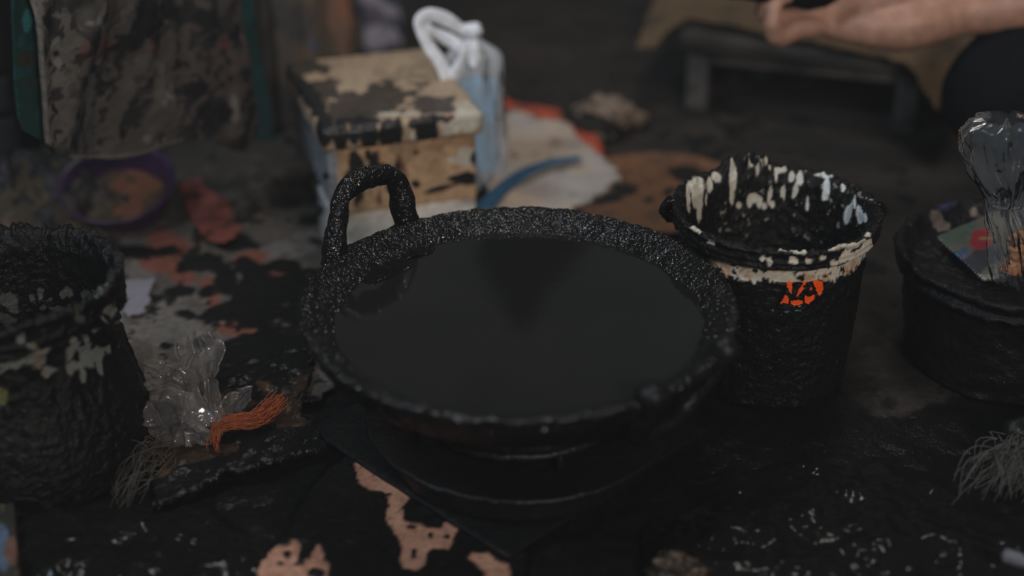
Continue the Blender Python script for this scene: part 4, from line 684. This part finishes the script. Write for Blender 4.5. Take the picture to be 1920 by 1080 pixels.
chains = [hd_, nk, torso, [((1.05, 1.86, 0.54), 0.07), (rs, 0.058), ((rs + el) / 2, 0.047), (el, 0.041)], [(el, 0.041), ((el + hp(1850, 4)) / 2, 0.043), (hp(1900, 8), 0.0365), (hp(1810, 20), 0.0310), (hp(1745, 30), 0.032)],
  [(hp(1800, 22), 0.030), (hp(1700, 46, -0.012), 0.0345), (hp(1630, 48, -0.010), 0.0290), (hp(1562, 48), 0.0180)], [(hp(1720, 20), 0.028), (hp(1630, 12), 0.026), (hp(1550, 12), 0.017)], [(hp(1730, -10), 0.030), (hp(1640, -20), 0.028), (hp(1545, -26), 0.017)], [(hp(1735, -30, -0.01), 0.028), (hp(1640, -50), 0.020), (hp(1552, -62), 0.016)],
  [(hp(1566, 44), 0.0145), (hp(1506, 52, -0.016), 0.0138), (hp(1454, 70, -0.032), 0.0140), (hp(1447, 44, -0.048), 0.0118), (hp(1452, 18, -0.054), 0.0092)], [(hp(1556, 24), 0.0165), (hp(1488, 32, -0.006), 0.0136), (hp(1432, 22, -0.030), 0.0124), (hp(1440, -10, -0.052), 0.0100), (hp(1478, -6, -0.058), 0.0092)],
  [(hp(1547, -26), 0.0155), (hp(1470, -32, -0.004), 0.0122), (hp(1412, -40, -0.028), 0.0115), (hp(1434, -48, -0.056), 0.0102), (hp(1474, -44, -0.060), 0.0094)], [(hp(1552, -62), 0.0150), (hp(1480, -72, -0.006), 0.0120), (hp(1430, -78, -0.030), 0.0112), (hp(1448, -84, -0.056), 0.0100)],
  [(hp(1725, -40, -0.02), 0.024), (hp(1650, -70, -0.045), 0.0165), (hp(1585, -82, -0.060), 0.0130), (hp(1530, -78, -0.066), 0.0108)],
  [((1.05, 1.86, 0.54), 0.07), (ls, 0.058), ((ls + le) / 2, 0.047), (le, 0.041), ((0.97, 1.56, 0.27), 0.038), ((0.89, 1.60, 0.235), 0.027), ((0.83, 1.62, 0.235), 0.024)], *[[((0.84, 1.60 + 0.017 * k, 0.236), 0.011), ((0.77, 1.59 + 0.022 * k, 0.228), 0.0085), ((0.74, 1.59 + 0.023 * k, 0.205), 0.0075)] for k in range(4)],
  [((0.86, 1.60, 0.235), 0.013), ((0.82, 1.57, 0.225), 0.009), ((0.80, 1.565, 0.205), 0.008)], [((0.93, 1.86, 0.785), 0.013), ((0.915, 1.86, 0.765), 0.014)], [((1.02, 1.775, 0.79), 0.014), ((1.03, 1.775, 0.76), 0.010)], [((1.02, 1.945, 0.79), 0.014), ((1.03, 1.945, 0.76), 0.010)],
  [((0.98, 1.62, 0.05), 0.036), ((1.0, 1.72, 0.045), 0.034), ((1.02, 1.86, 0.035), 0.028)], [((1.02, 2.06, 0.05), 0.036), ((0.98, 1.98, 0.045), 0.034), ((0.93, 1.90, 0.035), 0.028)]]
V, F = caps(chains); n = fbm(V, 25, 3, 601); u, v, _ = proj(V)
c = mixc(np.tile([0.33, 0.165, 0.115], (len(V), 1)), (0.40, 0.205, 0.15), ss(n, 0, 0.6)); c = mixc(c, (0.50, 0.22, 0.16), blobs(u, v, [(1450, 70, 22, 24), (1500, 55, 20, 20)], n * 0, 0.1) * 0.6)
M_body = mat('warm_skin', (0.41, 0.22, 0.155), 0.5, 0.25, 60, 0.002, 0.4, 0.18)
o = mk('body', V, F, M_body, person); remesh(o, 0.0042, 5)
V, F = caps([[((1.02, 1.86, 0.845), 0.080), ((1.05, 1.86, 0.80), 0.078)]]); o = mk('hair', V, F, mat('black_hair', (0.008, 0.007, 0.007), 0.5, 0.8, 150), person); remesh(o, 0.008)
M_tr = mat('black_trouser_cloth', (0.0050, 0.0053, 0.0065), 0.85, 0.5, 90, 0.003, 0.08); kn = D(1896, 172, 1.83)
V, F = caps([[((1.08, 1.78, 0.135), 0.135), ((1.08, 1.92, 0.135), 0.135)], [((1.06, 1.76, 0.13), 0.115), ((kn + [1.06, 1.76, 0.13]) / 2 + [0, 0, 0.01], 0.102), (kn, 0.086)], [(kn, 0.086), ((0.80, 1.64, 0.09), 0.068), ((0.97, 1.62, 0.058), 0.050)], [((1.06, 1.94, 0.13), 0.115), ((0.98, 2.18, 0.15), 0.10), ((0.93, 2.30, 0.15), 0.084)], [((0.93, 2.30, 0.15), 0.084), ((0.97, 2.18, 0.085), 0.066), ((1.02, 2.07, 0.058), 0.050)]])
V[:, 2] = np.maximum(V[:, 2], 0.002); V = V + 0.006 * np.stack([fbm(V, 16, 3, 611 + k) for k in range(3)], -1); o = mk('trousers', V, F, M_tr, person); remesh(o, 0.007, 3)
V, F = caps([[((1.08, 1.84, 0.17), 0.140), ((1.08, 1.85, 0.30), 0.122), ((1.06, 1.86, 0.47), 0.134), ((1.05, 1.86, 0.555), 0.090)], [((1.05, 1.86, 0.55), 0.085), (rs, 0.072), (rs * 0.45 + el * 0.55, 0.062)], [((1.05, 1.86, 0.55), 0.085), (ls, 0.072), (ls * 0.45 + le * 0.55, 0.062)]])
o = mk('shirt', V, F, mat('dark_shirt_cloth', (0.03, 0.032, 0.04), 0.85, 0.5, 90, 0.003, 0.2), person); remesh(o, 0.008, 3)
V, F = tube(smooth_path([hp(1362, -16, -0.062), hp(1400, -12, -0.058), hp(1450, -10, -0.050), hp(1500, -8, -0.048), hp(1540, -14, -0.05), hp(1570, -26, -0.055)], 40), np.interp(np.linspace(0, 1, 40), [0, .3, .6, .8, 1], np.array([11, 15, 24, 28, 22]) * px), 22)
V = V + 0.0015 * np.stack([fbm(V, 60, 3, 621 + k) for k in range(3)], -1); mk('hand_tool', V, F, M_wax, None, label='black wax-caked tool handle held in the hand over the bench', cat='tool')

# ================================================================== unseen post and cloth, added for the dark reflection in the molten wax
far = thing('unseen_post', 'unseen dark wooden post on a cross foot, added to carry the black cloth', 'post', (0.02, 3.2, 0.0))
V, F = tube(np.linspace([0.02, 3.2, 0.0], [0.02, 3.2, 1.36], 30), 0.022, 14); mk('pole', V, F, M_bam, far)
for q in (np.array([0.25, 0, 0]), np.array([0, 0.25, 0])): V, F = tube(np.linspace(np.array([0.02, 3.2, 0.024]) - q, np.array([0.02, 3.2, 0.024]) + q, 10), 0.022, 10); mk('foot_bar', V, F, M_bam, far)
n, m = 90, 80; th = np.repeat(np.linspace(0, 2 * np.pi, n, endpoint=False), m); t = np.tile(np.linspace(0, 1, m), n); R = 0.004 + 0.032 * ss(t, 0, 0.1) + 0.085 * ss(t, 0.15, 0.8); R = R * (1 + 0.25 * np.sin(5 * th + 2 * t) * ss(t, 0.1, 0.5))
V = np.stack([0.02 + R * np.cos(th) + 0.03 * t, 3.2 + R * np.sin(th) * 0.8, 1.372 - 0.33 * t - 0.03 * np.sin(3 * th) * ss(t, 0.7, 1)], -1)
mk('unseen_cloth', V, gridF(n, m, True)[:, ::-1], M_tr, None, label='unseen black cloth added over the far post for its dark reflection in the wax', cat='cloth', solid=0.004)

# ================================================================== thin smoke volume, added across the room to lift the blacks
vm = bpy.data.materials.new('added_thin_smoke'); vm.use_nodes = True; vn_, vl_ = vm.node_tree.nodes, vm.node_tree.links; vn_.remove(vn_['Principled BSDF'])
vs = vn_.new('ShaderNodeVolumeScatter'); vs.inputs['Density'].default_value = 0.010; vs.inputs['Color'].default_value = (0.92, 0.95, 1.0, 1); vl_.new(vs.outputs[0], vn_['Material Output'].inputs['Volume'])
V, F = box([-2.6, -0.6, -0.02], [5.2, 0, 0], [0, 4.2, 0], [0, 0, 2.6], 2, 0.01)
mk('added_smoke', V, F, vm, None, label='thin pale smoke added through the workshop air to lift the blacks', cat='smoke', kind='stuff')
